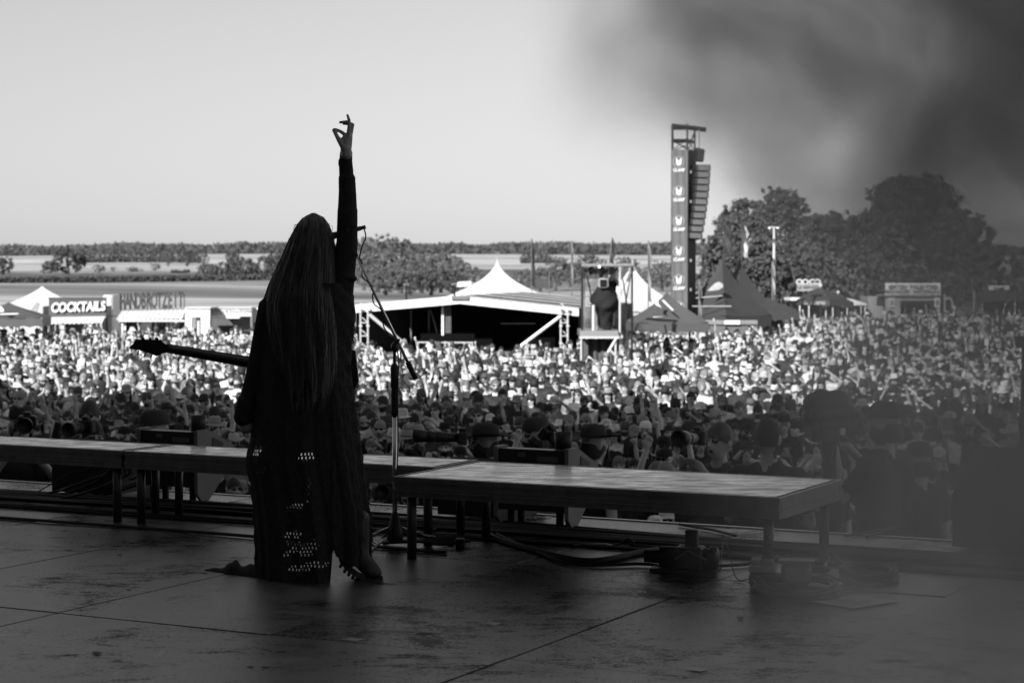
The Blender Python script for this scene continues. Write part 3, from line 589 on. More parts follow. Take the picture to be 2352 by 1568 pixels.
o = rl.build('guard_rail', galv); tag(o, 'tubular guard rail along the front of the open mixing tent', 'rail')
# small kit on the far side of that roof
for x in (933, 1044):
    o = root_at('floodlight_mast', x, 92, 'thin floodlight mast behind the tent roof, ' + ('left one' if x < 1000 else 'nearer the white trailer'), 'mast', 'floodlight masts behind the open stage tent')
    bp(MB().tube([o.location, at(x, 656, 92)], .05, 6), 'pole', dkmetal, o)
    for k in (-1, 0, 1): bp(MB().ball(at(x + k * 4, 653, 91.9), .07, 8, 6), 'lamp_head', chrome, o)
o = slab([(1050, 659), (1050, 648), (1082, 646), (1082, 657)], 118, 3).build('white_trailer', white_paint); tag(o, 'white box trailer beyond the open mixing tent roof', 'trailer')
o = slab([(1082, 658), (1082, 649), (1128, 648), (1128, 656)], 122, 3).build('grey_container', grey_paint); tag(o, 'grey container behind the white spired tent', 'container')
o = rect(1226, 641, 1271, 662, 125, 3).build('dark_container', dark_paint); tag(o, 'dark container beside the flags beyond the open mixing tent', 'container')

# flags
def flag(x, yt, yb, Y, w, tone, label, lean=0.0, wave=2.0):
    r_ = root_at('beach_flag', x, Y, label, 'flag', 'tall flags beyond the open stage tent'); b0, t0 = r_.location, at(x + lean, yt, Y)
    bp(MB().tube([b0, at(x, yb, Y), t0], .03, 6), 'pole', steel, r_); fm = MB(); p1 = at(x, yb, Y)
    def f(a, b_):
        c = p1.lerp(t0, b_); ww = w * (math.sin(min(1, (1 - b_) * 3.5) * math.pi / 2) * .7 + .3)
        return c + Vector((ww * a * (1 - .3 * abs(math.sin(b_ * 9))), .18 * math.sin(a * 3 + b_ * wave * 5) * a, -.1 * a))
    fm.grid(f, 5, 18); bp(fm, 'flag_cloth', mat('flag_%d' % int(tone * 100), tone, .8, var=.3, scale=3), r_, True); return r_
flag(1221, 548, 655, 95, .2, .03, 'black upright flag right of the white spired tent'); flag(1313, 552, 655, 97, .1, .28, 'slim grey flag beside the camera scaffold'); flag(1400, 545, 602, 90, .22, .05, 'dark ragged flag standing above the camera scaffold', 6)
flag(1489, 553, 690, 84, .16, .26, 'grey twisted flag between scaffold and loudspeaker tower'); flag(1262, 625, 660, 100, .12, .06, 'short dark flag before the dark container')
flag(1664, 508, 585, 80, .3, .6, 'pale printed flag on the left peak of the dark star tent', -1); flag(1703, 508, 588, 80, .3, .6, 'pale printed flag on the right peak of the dark star tent', 1)
flag(1774, 600, 672, 82, .13, .4, 'pale flag at the foot of the light pole'); flag(1606, 640, 735, 66, .1, .2, 'thin grey flag in front of the dark star tent')

# camera scaffold
Yc = 56.0; r = root_at('camera_scaffold', 1395, Yc, 'scaffold camera tower wrapped in clear sheeting with a raised platform', 'scaffold')
clear = bpy.data.materials.new('clear_sheeting'); clear.use_nodes = True; t = clear.node_tree; b = t.nodes['Principled BSDF']; b.inputs['Base Color'].default_value = g(.6); b.inputs['Roughness'].default_value = .25
n_ = t.nodes.new('ShaderNodeTexNoise'); n_.inputs['Scale'].default_value = 2.2; mr = t.nodes.new('ShaderNodeMapRange'); mr.inputs[1].default_value = .35; mr.inputs[2].default_value = .75; mr.inputs[3].default_value = .1; mr.inputs[4].default_value = .45
tc = t.nodes.new('ShaderNodeTexCoord'); t.links.new(tc.outputs['Object'], n_.inputs[0]); t.links.new(n_.outputs['Fac'], mr.inputs[0]); t.links.new(mr.outputs[0], b.inputs['Alpha'])
cz = r.location.z
for x, Y in ((1337, Yc), (1424, Yc), (1342, Yc + 2), (1452, Yc + 2)):
    p = at(x, 700, Y); q = at(x, 611, Y); bp(MB().tube([(p.x, p.y, cz), q], .03, 8), 'upright', galv if Y == Yc and x == 1424 else dkmetal, r)
for a, b_, Y in (((1335, 610), (1456, 609), Yc), ((1335, 611), (1456, 610), Yc + 2)): bp(MB().tube([at(*a, Y), at(*b_, Y)], .05, 8), 'top_rail', mat('mid_grey_paint', .22, .6), r)
for a, b_ in (((1345, 620), (1362, 700)), ((1427, 620), (1440, 700)), ((1436, 700), (1452, 615))): bp(MB().tube([at(*a, Yc + 1.8), at(*b_, Yc + 1.8)], .022, 6), 'brace', dkmetal, r)
bp(rect(1332, 759, 1420, 773, Yc - .2, 2.1), 'platform_deck', alu, r); bp(rect(1330, 773, 1423, 777, Yc - .25, .08), 'deck_rail', galv, r)
for x in (1335, 1414): bp(MB().tube([at(x, 776, Yc - .2), Vector((at(x, 776, Yc - .2).x, Yc - .2, cz))], .03, 8), 'leg', galv, r)
for a, b_ in (((1416, 776), (1372, 850)), ((1398, 800), (1445, 850))): bp(MB().tube([at(*a, Yc - .25), at(*b_, Yc - .25)], .035, 8), 'diagonal', galv, r)
bp(MB().tube([at(1363, 700, Yc), at(1363, 760, Yc)], .045, 8), 'short_post', galv, r)
fl = MB(); fl.grid(lambda a, b_: at(1340 + 80 * a + 2 * math.sin(b_ * 9), 612 + 22 * b_ * (1 - .5 * (2 * a - 1) ** 2) + 2.5 * math.sin(a * 17) * b_, Yc - .05) + Vector((0, .12 * math.sin(a * 23 + b_ * 11) + .08 * math.sin(a * 41), 0)), 40, 10); bp(fl, 'rolled_foil', chrome, r)
for x0, x1, y0, y1, Y in ((1340, 1424, 640, 760, Yc + 1.9), (1424, 1452, 612, 830, Yc + .9)):
    sh = MB(); sh.grid(lambda a, b_: at(x0 + (x1 - x0) * a, y0 + (y1 - y0) * b_, Y + (1.0 * a if x0 > 1400 else 0)) + Vector((0, .05 * math.sin(a * 19 + 3 * b_), 0)), 16, 8); bp(sh, 'clear_sheet', clear, r)
dr = MB(); dr.grid(lambda a, b_: at(1336 + 88 * a, 778 + 80 * b_, Yc + .5) + Vector((0, .06 * math.sin(a * 31), 0)), 30, 3); bp(dr, 'skirt_cloth', mat('banner_grey', .09, .8), r, True)
# broadcast camera on it
r = root_at('covered_camera', 1392, Yc, 'broadcast camera under a black rain cover on the scaffold platform', 'camera'); 
cv = MB(); ck = [(652, 9, .2), (668, 24, .3), (688, 33, .36), (704, 32, .36), (716, 20, .28), (735, 17, .2), (757, 15, .2)]
def cvf(a, b_):
    k = b_ * (len(ck) - 1); i = min(int(k), len(ck) - 2); q = k - i; y = ck[i][0] * (1 - q) + ck[i + 1][0] * q; w = ck[i][1] * (1 - q) + ck[i + 1][1] * q; d_ = ck[i][2] * (1 - q) + ck[i + 1][2] * q; th = a * 2 * math.pi
    wb = 1 + .1 * math.sin(th * 5 + y * .2); return at(1389 + w * math.cos(th) * wb, y + 5 * math.cos(th) * b_, Yc + .5) + Vector((0, d_ * 1.5 * math.sin(th) * wb, 0))
cv.grid(cvf, 26, 16); bp(cv, 'rain_cover', cloth_blk, r, True)
hd = MB(); hd.box((0, 0, 0), (.27, .4, .27), Matrix.Translation(at(1386, 650, Yc + .1)), .03); bp(hd, 'lens_hood', mat('pale_hood_rim', .4, .5), r)
hd = MB(); hd.box((0, 0, 0), (.2, .02, .2), Matrix.Translation(at(1386, 650, Yc - .11))); bp(hd, 'lens_front', glassy, r)
op_z = at(1400, 759, Yc).z + .02
for a, b_ in (((1385, 740), (1370, 758)), ((1392, 740), (1405, 758)), ((1388, 738), (1386, 758))): bp(MB().tube([at(*a, Yc + .4), at(*b_, Yc + .4)], .03, 6), 'tripod_leg', chrome, r)

# loudspeaker tower
Yt = 76.0; r = root_at('loudspeaker_tower', 1568, Yt, 'tall cloth-clad tower with emblems carrying a hanging loudspeaker array', 'tower')
tw = mat('tower_banner_cloth', .12, .7, var=.08, scale=3, bump=.2, bscale=4); sh_ = at(1541, 344, Yt); z1 = sh_.z; zb = r.location.z; x0, x1 = at(1543, 344, Yt).x, at(1580, 344, Yt).x
cl = MB(); cl.grid(lambda a, b_: Vector((x0 + (x1 - x0) * a, Yt + .012 * math.sin(a * 14 + b_ * 9), zb + .1 + (z1 - zb - .1) * b_)), 10, 30); fban = bp(cl, 'front_banner', tw, r)
cl = MB(); cl.grid(lambda a, b_: Vector((x1 + .42 * a, Yt + 1.1 * a, zb + .1 + (z1 - zb - .1) * b_)), 6, 30); bp(cl, 'side_banner', mat('tower_shaded_side_cloth', .05, .8), r)  # side cloth darker than the front: its shade is put into the colour
zt = at(1541, 284, Yt).z; lg = []
for dx, dy in ((.04, .06), (x1 - x0 - .02, .06), (.1, 1.1), (x1 - x0 + .36, 1.1)): lg.append((x0 + dx, Yt + dy))
for q in lg: bp(MB().tube([(q[0], q[1], zb), (q[0], q[1], zt)], .035, 8), 'upright', dkmetal, r)
for i, j in ((0, 1), (1, 3), (3, 2), (2, 0)):
    for z in (zt - .12, zt - .62): bp(MB().tube([(*lg[i], z), (*lg[j], z)], .05, 6), 'top_beam', dkmetal, r)
    zz = z1
    while zz < zt - .7: bp(MB().tube([(*lg[i], zz), (*lg[j], zz + .4)], .02, 6), 'lattice_bar', dkmetal, r); bp(MB().tube([(*lg[j], zz), (*lg[i], zz + .4)], .02, 6), 'lattice_bar', dkmetal, r); zz += .42
bm = MB(); pa, pb = at(1543, 289, Yt + .6), at(1622, 298, Yt + .3); bm.tube([pa, pb], .09, 4); bp(bm, 'crane_beam', dkmetal, r); bp(MB().tube([at(1597, 300, Yt + .35), at(1585, 330, Yt + .6)], .03, 6), 'knee_brace', dkmetal, r)
bp(MB().tube([at(1606, 297, Yt + .3), at(1606, 340, Yt + .3)], .022, 6), 'hoist_chain', steel, r)
hb = MB(); hb.box((0, 0, 0), (.3, .3, .5), Matrix.Translation(at(1608, 357, Yt + .3)) @ Matrix.Rotation(.12, 4, 'Y'), .04); hb.box((0, 0, 0), (.25, .25, .14), Matrix.Translation(at(1601, 344, Yt + .3)), .03); bp(hb, 'chain_hoist', dkmetal, r)
for k in range(11):                                           # the hanging array, one cabinet under the other, slightly curved
    yc = 386 + k * 15.6; curve = .0022 * k * k
    cb = MB(); M_ = Matrix.Translation(at(1613 - k * .55 - curve * 60, yc, Yt + .3)) @ Matrix.Rotation(-.02 * k * .5, 4, 'X') @ Matrix.Rotation(.35, 4, 'Z')
    cb.box((0, .12, 0), (.6, .5, .245), M_, .02); o = bp(cb, 'speaker_cabinet', black, r); gr_ = MB(); gr_.box((0, -.135, 0), (.46, .012, .19), M_); bp(gr_, 'grille', mat('speaker_grille', .14, .5), r, under=o)
def emblem(x, y, Y, s, root, m, txt=True):
    c = at(x, y, Y - .05); ring = MB(); R_ = .23 * s
    ring.add([c + Vector((k_ * math.cos(2 * math.pi * i / 28), -.01, k_ * math.sin(2 * math.pi * i / 28))) for k_ in (R_, R_ * .9) for i in range(28)], [(i, (i + 1) % 28, 28 + (i + 1) % 28, 28 + i) for i in range(28)]); bp(ring, 'emblem_ring', mat('emblem_dim', .42, .6), root, under=fban)
    hp = [(-.1, -.02), (-.11, .14), (-.08, .17), (-.055, .14), (-.05, .06), (.05, .06), (.055, .14), (.08, .17), (.11, .14), (.11, -.06), (.06, -.15), (-.05, -.15), (-.1, -.08)]
    hm = MB(); hm.prism([(a * s * 1.05, b_ * s) for a, b_ in hp], c, (1, 0, 0), (0, 0, 1), (0, -.012, 0)); bp(hm, 'emblem_hand', m, root, under=fban)
    if txt: put_text('CLAMF', .19 * s, at(x, y + 21 * s, Y - .05) - root.location, 0, m, fban, extr=.005, off=.008, sx=.78, shear=.2)
for y in (372, 440, 508, 577, 643): emblem(1559, y, Yt, .92, r, white_paint)
emblem(1559, 705, Yt, .92, r, white_paint, False)
for y in (395, 463, 530, 598, 665): bp(slab([(1583, y), (1586, y - 4), (1589, y), (1586, y + 4)], Yt + .25, .01), 'side_print', mat('emblem_dim', .42, .6), r)

# charcoal pop-up tent and star tents on the right
r = pagoda('popup_tent', 1532, 668, 738, 62, 1.05, grey_pvc, 'grey pop-up gazebo with scalloped edge at the foot of the tower', rot=.18, power=1.35, valance=.3, legm=dkmetal)
for px_ in ([(1503, 686), (1512, 682), (1512, 697), (1520, 707), (1506, 700)], [(1524, 688), (1548, 712), (1544, 713), (1520, 690)], [(1500, 726), (1525, 724), (1525, 727), (1500, 729)]): bp(slab(px_, 60.75, .012), 'printed_mark', white_paint, r)
def star(x, ypk, Y, label, half, rot, yev=722):
    return pagoda('star_tent', x, ypk, yev, Y, half, dark_pvc2, label, rot=rot, power=1.5, valance=.5, legm=dkmetal, group='dark spired tents at the right of the tower')
dark_pvc2 = mat('dark_star_cloth', .055, .5, var=.1, scale=2, bump=.2, bscale=5)
r = star(1659, 587, 78, 'dark spired tent with pale bird emblem, nearest the tower', 1.35, .75)
bp(slab([(1624, 668), (1633, 659), (1643, 650), (1652, 647), (1660, 652), (1661, 659), (1652, 665), (1640, 667)], 76.3, .012), 'bird_emblem', mat('emblem_dim', .42, .6), r); bp(slab([(1598, 683), (1660, 678), (1660, 680), (1598, 685)], 76.3, .012), 'printed_lettering', mat('emblem_dim', .42, .6), r)
bp(rect(1590, 702, 1680, 704, 76.3, .01), 'pale_stripe', mat('emblem_dim', .42, .6), r)
star(1699, 590, 80, 'dark spired tent behind the one with the bird emblem', 1.2, .6)
r = pagoda('dark_gazebo', 1762, 682, 712, 79, 1.0, dark_pvc2, 'low dark gazebo with deep edge beside the light pole', rot=.2, power=1.2, valance=.4, legm=dkmetal)
r = root_at('bar_counter', 1680, 76.5, 'bar under the spired tents with bright printed panels', 'bar')
bp(rect(1600, 735, 1740, 745, 76.0, .1), 'bar_top', mat('mid_grey_paint', .22, .6), r); bp(rect(1602, 745, 1740, 850, 76.1, .05), 'bar_front', mat('bar_grey', .13, .7), r)
for x0_, x1_ in ((1602, 1624), (1664, 1700)): bp(rect(x0_, 735.6, x1_, 744.6, 75.92, .03), 'bright_panel', white_paint, r)
r = root_at('light_pole', 1778, 84, 'slim pale light pole standing before the trees', 'lamp pole'); bp(MB().tube([r.location, at(1778, 522, 84)], [.08, .05], 8), 'pole', galv, r); bp(MB().box((0, 0, 0), (.5, .1, .06), Matrix.Translation(at(1778, 522, 84))), 'cross_arm', galv, r)
for k in (-1, 1): bp(MB().ball(at(1778 + k * 9, 525, 84), .09, 8, 6), 'lamp_head', chrome, r)

# stalls along the right edge of the field
r = root_at('ring_sign_stall', 1856, 98, 'food stall with a row of ring signs over a slanted board', 'stall')
for x in (1836, 1850, 1866, 1878): 
    c = at(x, 647, 98); rg = MB(); rg.add([c + Vector((k_ * 1.25 * math.cos(2 * math.pi * i / 20), d_, k_ * math.sin(2 * math.pi * i / 20))) for d_ in (0, .06) for k_ in (.13, .08) for i in range(20)], [(i, (i + 1) % 20, 20 + (i + 1) % 20, 20 + i) for i in range(20)] + [(40 + i, 60 + i, 60 + (i + 1) % 20, 40 + (i + 1) % 20) for i in range(20)] + [(i, 40 + i, 40 + (i + 1) % 20, (i + 1) % 20) for i in range(20)]); bp(rg, 'ring_sign', mat('pale_fascia', .62, .6), r)
bp(slab([(1831, 652), (1831, 668), (1860, 668), (1884, 660), (1884, 652)], 98, .1), 'sign_board', mat('mid_light_board', .35, .6), r); put_text('LE BERGER', .22, at(1856, 659, 97.9) - r.location, 0, dark_paint, r, extr=.01)
bp(rect(1816, 684, 1900, 690, 97.6, 2.4), 'roof', white_paint, r); bp(rect(1818, 690, 1900, 800, 99.5, .06), 'back_wall', mat('hatch_inside', .09, .7), r); bp(rect(1818, 730, 1900, 734, 97.5, .5), 'counter', wood_dark, r)
for x in (1836, 1857, 1896): bp(rect(x, 690, x + 2, 790, 97.7, .06), 'post', white_paint, r)
def parasol(x, ypk, yev, Y, half, m, label, word=None):
    r_ = root_at('parasol', x, Y, label, 'parasol', 'large parasols among the stalls'); o = r_.location; pk, ev = at(x, ypk, Y).z - o.z, at(x, yev, Y).z - o.z
    for k in range(8):
        a0, a1 = math.pi * k / 4 + .2, math.pi * (k + 1) / 4 + .2; q = [(half * math.cos(a), half * math.sin(a)) for a in (a0, a1)]
        MB().add([(0, 0, pk), (*q[0], ev), (*q[1], ev), (q[0][0] * .5, q[0][1] * .5, (pk + ev) / 2), (q[1][0] * .5, q[1][1] * .5, (pk + ev) / 2)], [(0, 3, 4), (3, 1, 2, 4)]).build('canopy_panel', m, r_)
        MB().add([(*q[0], ev - .01), (*q[1], ev - .01), (*q[1], ev - .25), (*q[0], ev - .25)], [(0, 1, 2, 3)]).build('valance', m, r_, solid=.01)
    MB().tube([(0, 0, 0), (0, 0, pk + .1)], .035, 8).build('pole', steel, r_); MB().ball((0, 0, pk + .1), .07, 8, 6).build('finial', white_paint, r_)
    if word: put_text(word, .28, Vector((-.45, -half * .97, ev - .12)), 0, white_paint, r_, extr=.008)
parasol(1885, 660, 688, 90, 1.15, dark_pvc2, 'wide dark parasol with pale lettering in front of the ring sign stall', 'Brauerei'); parasol(1925, 676, 694, 92, .75, dark_pvc2, 'small dark parasol beside the wide lettered one', 'Bräu')
r = root_at('white_serving_tent', 1945, 96, 'low white serving tent beside the parasols', 'tent'); bp(slab([(1896, 692), (1905, 686), (1955, 686), (1990, 697), (1990, 701), (1896, 701)], 96, 2.5), 'roof', white_pvc, r)
for x in (1912, 1945, 1986): bp(rect(x, 700, x + 2, 790, 96.1, .06), 'post', white_paint, r)
bp(rect(1900, 701, 1990, 790, 98, .06), 'back_wall', dark_paint, r)
r = root_at('noodle_truck', 2098, 95, 'food truck with long white menu sign on its roof and open hatch', 'food truck')
sb_ = bp(rect(2034, 650, 2160, 676, 95, .15), 'sign_board', white_paint, r); sg = mat('sign_print', .16, .7)
put_text('SPÄTZLE · PULLED PORK', .225, at(2098, 658, 94.9) - r.location, 0, sg, sb_, extr=.006, off=.006, sx=.9); put_text('MAULTASCHEN · KARTOFFELSALAT', .225, at(2098, 669, 94.9) - r.location, 0, sg, sb_, extr=.006, off=.006, sx=.74)
for x in (2046, 2148): bp(slab([(x - 7, 658), (x, 654), (x + 7, 657), (x + 3, 663), (x - 4, 664)], 94.9, .012), 'sign_emblem', mat('mid_grey_paint', .22, .6), r, under=sb_)
tk = mat('truck_grey', .34, .5); mb = MB()
for a in ((2034, 680, 2068, 745), (2150, 680, 2160, 745), (2068, 680, 2150, 690), (2068, 722, 2150, 745)): rect(*a, 95.1, .1, mb)
bp(mb, 'front_wall', tk, r); bp(rect(2068, 690, 2150, 722, 96.6, .06), 'hatch_inside', mat('hatch_inside', .09, .7), r); bp(rect(2032, 677, 2162, 680, 94.9, 2.2), 'roof', tk, r)
bp(slab([(2068, 690), (2140, 690), (2150, 716), (2144, 716), (2134, 694), (2068, 694)], 94.8, .03), 'hatch_flap', dark_paint, r); bp(rect(2068, 722, 2150, 726, 94.7, .4), 'counter', white_paint, r)
for x in (2042, 2146): bp(slab([(x, 684), (x + 13, 684), (x + 13, 705), (x, 705)], 95.0, .02), 'menu_poster', mat('pale_fascia', .62, .6), r); bp(slab([(x + 3, 690), (x + 10, 688), (x + 11, 699), (x + 4, 702)], 94.97, .02), 'poster_picture', mat('mid_grey_paint', .22, .6), r)
sd = MB(); sd.box((0, 0, 0), (.06, 2.0, 1.7), Matrix.Translation(at(2160, 715, 96.2))); bp(sd, 'side_wall', tk, r); bp(rect(2040, 745, 2160, 760, 95.3, 1.8), 'chassis', dark_paint, r)
for x in (2058, 2140): bp(MB(Matrix.Translation(at(x, 762, 95.2)) @ Matrix.Rotation(math.pi / 2, 4, 'X')).lathe([(.32, -.1), (.32, .1)], 16), 'wheel', rubber, r)
r = root_at('towing_van', 2178, 97, 'grey van parked at the right end of the food truck', 'van'); bp(slab([(2160, 745), (2160, 682), (2184, 682), (2191, 697), (2193, 745)], 97, 2), 'body', mat('van_grey', .3, .4), r); bp(slab([(2166, 697), (2166, 688), (2182, 688), (2186, 697)], 96.97, .02), 'window', glassy, r)
for x in (2168, 2186): bp(MB(Matrix.Translation(at(x, 748, 97)) @ Matrix.Rotation(math.pi / 2, 4, 'X')).lathe([(.3, -.1), (.3, .1)], 16), 'wheel', rubber, r)
r = root_at('grey_trailer', 2010, 97, 'plain grey trailer left of the food truck', 'trailer'); bp(rect(1994, 681, 2028, 745, 97, 2.2), 'body', mat('truck_grey', .34, .5), r); bp(rect(2014, 684, 2030, 700, 96.9, .3), 'dark_unit', dark_paint, r)
r = root_at('corner_stall', 2310, 92, 'dark stall with small pale roof sign near the smoke at the edge', 'stall'); bp(rect(2272, 656, 2318, 666, 92, .1), 'sign_board', mat('pale_fascia', .62, .6), r); put_text('Brezeln', .17, at(2295, 661, 91.9) - r.location, 0, dark_paint, r, extr=.006)
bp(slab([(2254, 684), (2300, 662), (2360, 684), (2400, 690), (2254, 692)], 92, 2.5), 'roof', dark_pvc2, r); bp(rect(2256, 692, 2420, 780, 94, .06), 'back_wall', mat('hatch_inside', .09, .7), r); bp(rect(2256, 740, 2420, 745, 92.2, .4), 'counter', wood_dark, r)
for x in (2256, 2330): bp(rect(x, 690, x + 3, 790, 92, .08), 'post', steel, r)
r = root_at('screen_fence', 2205, 99, 'dark screened fence running behind the right-hand stalls', 'fence')
for k in range(13): bp(rect(1742 + k * 52, 706 - k * .2, 1742 + k * 52 + 51, 800, 101, .04), 'fence_panel', mat('screen_cloth', .1, .85), r)
o = root_at('slim_pole', 2236, 92, 'slim grey pole beside the dark corner stall', 'pole'); bp(MB().tube([o.location, at(2238, 668, 92)], .06, 8), 'shaft', steel, o); bp(MB().box((0, 0, .03), (.3, .3, .06), Matrix.Translation(o.location)), 'foot_plate', steel, o)

# ------------------------------------------------------------------ trees
def leafmat(name, v):
    m = bpy.data.materials.new(name); m.use_nodes = True; t = m.node_tree; b = t.nodes['Principled BSDF']; L = t.links.new
    a = t.nodes.new('ShaderNodeAttribute'); a.attribute_name = 'tone'
    L(math_n(m, 'MULTIPLY', a.outputs['Fac'], v), b.inputs['Base Color']); b.inputs['Roughness'].default_value = .6; b.inputs['Specular IOR Level'].default_value = .25
    tr_ = t.nodes.new('ShaderNodeBsdfTranslucent'); L(math_n(m, 'MULTIPLY', a.outputs['Fac'], v * .8), tr_.inputs[0]); mx_ = t.nodes.new('ShaderNodeMixShader'); mx_.inputs[0].default_value = .3
    L(b.outputs[0], mx_.inputs[1]); L(tr_.outputs[0], mx_.inputs[2]); L(mx_.outputs[0], t.nodes['Material Output'].inputs[0]); return m
leaf = leafmat('summer_leaf', .115); leaf_far = leafmat('distant_foliage', .1); leaf_grove = leafmat('sunny_grove_leaf', .17); bark = mat('bark', .1, .9, bump=.5, bscale=20)  # grove leaves get a lighter grey so that they look sunlit
def quads_mesh(name, C, Nn, size, tone, m):
    n = len(C); up = rng.normal(size=(n, 3)); a = np.cross(Nn, up); a /= np.linalg.norm(a, axis=1)[:, None] + 1e-9; b_ = np.cross(Nn, a); s = size[:, None]
    V = np.empty((n * 4, 3)); V[0::4] = C - a * s; V[1::4] = C - b_ * s * .62; V[2::4] = C + a * s; V[3::4] = C + b_ * s * .62
    me = bpy.data.meshes.new(name); me.vertices.add(n * 4); me.vertices.foreach_set('co', V.ravel()); me.loops.add(n * 4); me.loops.foreach_set('vertex_index', np.arange(n * 4)); me.polygons.add(n); me.polygons.foreach_set('loop_start', np.arange(0, n * 4, 4)); me.polygons.foreach_set('loop_total', np.full(n, 4))
    at_ = me.attributes.new('tone', 'FLOAT', 'FACE'); at_.data.foreach_set('value', tone.astype(np.float32)); me.materials.append(m); me.update(); me.validate(); return me
def crown_points(lobes, n, leaf_s, fuzz=.22):
    """lobes: (cx, cy, cz, rx, ry, rz); leaves gather in clumps on and inside the lobes' shells"""
    L_ = np.array(lobes, float); w = (L_[:, 3] * L_[:, 5]); w /= w.sum(); nc = max(40, n // 34)
    li = rng.choice(len(L_), nc, p=w); d_ = rng.normal(size=(nc, 3)); d_ /= np.linalg.norm(d_, axis=1)[:, None]; rad = rng.uniform(.72, 1.04, nc)[:, None]
    cc = L_[li, :3] + d_ * L_[li, 3:] * rad; cr_ = L_[li, 3:].mean(1) * rng.uniform(.1, .24, nc); ctone = rng.uniform(.75, 1.3, nc)
    ki = rng.integers(0, nc, n); q = rng.normal(size=(n, 3)); q /= np.linalg.norm(q, axis=1)[:, None] + 1e-9
    C = cc[ki] + q * (cr_[ki] * rng.uniform(.3, 1.15, n))[:, None]; N_ = q * .8 + rng.normal(size=(n, 3)) * .45 + d_[ki] * .35; N_ /= np.linalg.norm(N_, axis=1)[:, None] + 1e-9
    return C, N_, leaf_s * rng.uniform(.6, 1.25, n), ctone[ki] * rng.uniform(.75, 1.25, n)
def tree(name, label, x, Y, ytop, wpx, n, group=None, ybase=None, lob=9, ls=None, m=None, seed=0, low=.12):
    r_ = root_at(name, x, Y, label, 'tree', group); h = at(x, ytop, Y).z - r_.location.z; w = wpx / F * Y / 2; R_ = random.Random(seed + int(x * 7))
    lobes = [(0, 0, h * .5, w * .7, w * .7, h * .4)]
    for k in range(lob):
        a = R_.uniform(0, 6.28); zc = R_.uniform(low + .14, .86); env = math.sqrt(max(.05, 1 - ((zc - .42) / .56) ** 2)); rr_ = w * R_.uniform(.26, .42); q = max(0, env * w - rr_ * .8) / w * R_.uniform(.75, 1.05)
        lobes.append((w * q * math.cos(a), w * q * math.sin(a), h * zc, rr_, rr_, max(rr_ * .6, h * R_.uniform(.09, .16))))
    for k in range(3): lobes.append((w * R_.uniform(-.32, .32), w * R_.uniform(-.2, .2), h * R_.uniform(.8, .87), w * .38, w * .38, h * .13))
    C, N_, s_, tn = crown_points(lobes, n, ls or max(.1, w * .026)); C[:, 2] = np.maximum(C[:, 2], h * low * rng.uniform(.6, 1.3, len(C)))
    place('crown', quads_mesh('crown', C, N_, s_, tn, m or leaf), r_)
    tb = MB(); tb.tube([(0, 0, -.2), (.03 * w, 0, h * .2), (0, .04 * w, h * .45), (.05 * w, 0, h * .75)], [w * .09, w * .07, w * .05, w * .015], 8)
    for lb in lobes[1:7]: tb.tube([(0, 0, h * R_.uniform(.2, .4)), (lb[0] * .5, lb[1] * .5, (h * .35 + lb[2]) / 2), lb[:3]], [w * .035, w * .025, w * .008], 6)
    tb.build('trunk', bark, r_, True); return r_
# big trees at the right
tree('large_tree', 'huge broad leafy tree with rounded crown rising at the right', 2090, 118, 398, 356, 60000, lob=18, seed=2, low=.1)
tree('leafy_tree', 'tall tree left of the huge one, its top forked', 1705, 128, 445, 195, 26000, 'trees behind the right-hand stalls', seed=4)
tree('leafy_tree', 'tall round-topped tree behind the light pole', 1800, 126, 430, 175, 26000, 'trees behind the right-hand stalls', seed=9)
tree('leafy_tree', 'lower tree filling the gap before the huge tree', 1880, 122, 478, 150, 18000, 'trees behind the right-hand stalls', seed=6)
tree('leafy_tree', 'tree filling the notch just left of the huge crown', 1925, 124, 470, 130, 12000, 'trees behind the right-hand stalls', seed=33)
tree('leafy_tree', 'bushy tree close behind the loudspeaker tower', 1650, 112, 528, 130, 9000, 'trees behind the right-hand stalls', seed=12)
tree('leafy_tree', 'dark tree behind the star tents', 1745, 108, 540, 170, 11000, 'trees behind the right-hand stalls', seed=15)
tree('leafy_tree', 'low wide tree behind the ring sign stall', 1850, 108, 560, 200, 11000, 'trees behind the right-hand stalls', seed=18)
tree('leafy_tree', 'low tree behind the food truck under the huge crown', 1960, 107, 560, 190, 11000, 'trees behind the right-hand stalls', seed=21)
tree('leafy_tree', 'low tree right of the food truck', 2250, 112, 555, 170, 9000, 'trees behind the right-hand stalls', seed=24)
tree('leafy_tree', 'tree fading into smoke at the right edge', 2350, 120, 580, 130, 6000, 'trees behind the right-hand stalls', seed=27)
# grove behind the singer and behind the open mixing tent
gv = [(845, 330, 555, 70), (880, 300, 548, 90), (925, 310, 552, 95), (970, 320, 568, 90), (868, 260, 592, 90), (920, 255, 598, 95), (968, 265, 590, 90), (1012, 270, 590, 85), (1050, 290, 600, 70), (1090, 300, 622, 60), (990, 240, 615, 80), (940, 235, 622, 90), (1040, 245, 626, 70), (885, 235, 625, 80), (1275, 300, 600, 75), (1240, 290, 628, 70), (1310, 320, 612, 60), (1345, 300, 590, 70), (1195, 320, 630, 60), (1385, 310, 605, 70), (1490, 280, 618, 60), (1520, 290, 610, 70), (1440, 320, 600, 70), (820, 340, 560, 60), (835, 280, 590, 70)]
gv.sort()
for k, (x, Y, yt, w) in enumerate(gv):
    tree('grove_tree', ORD[k] + ' grove tree from the left, behind the ' + ('microphone boom' if x < 900 else 'tent roof' if x < 1000 else 'white spired tent' if x < 1220 else 'flags' if x < 1400 else 'loudspeaker tower foot') + (', at the skyline' if yt < 575 else ', in front' if Y < 262 else ''), x, Y, yt - 12, w * 1.35, 5600, 'trees of the grove in the middle distance', ls=w / F * Y * .024, seed=k, lob=9, m=leaf_grove)
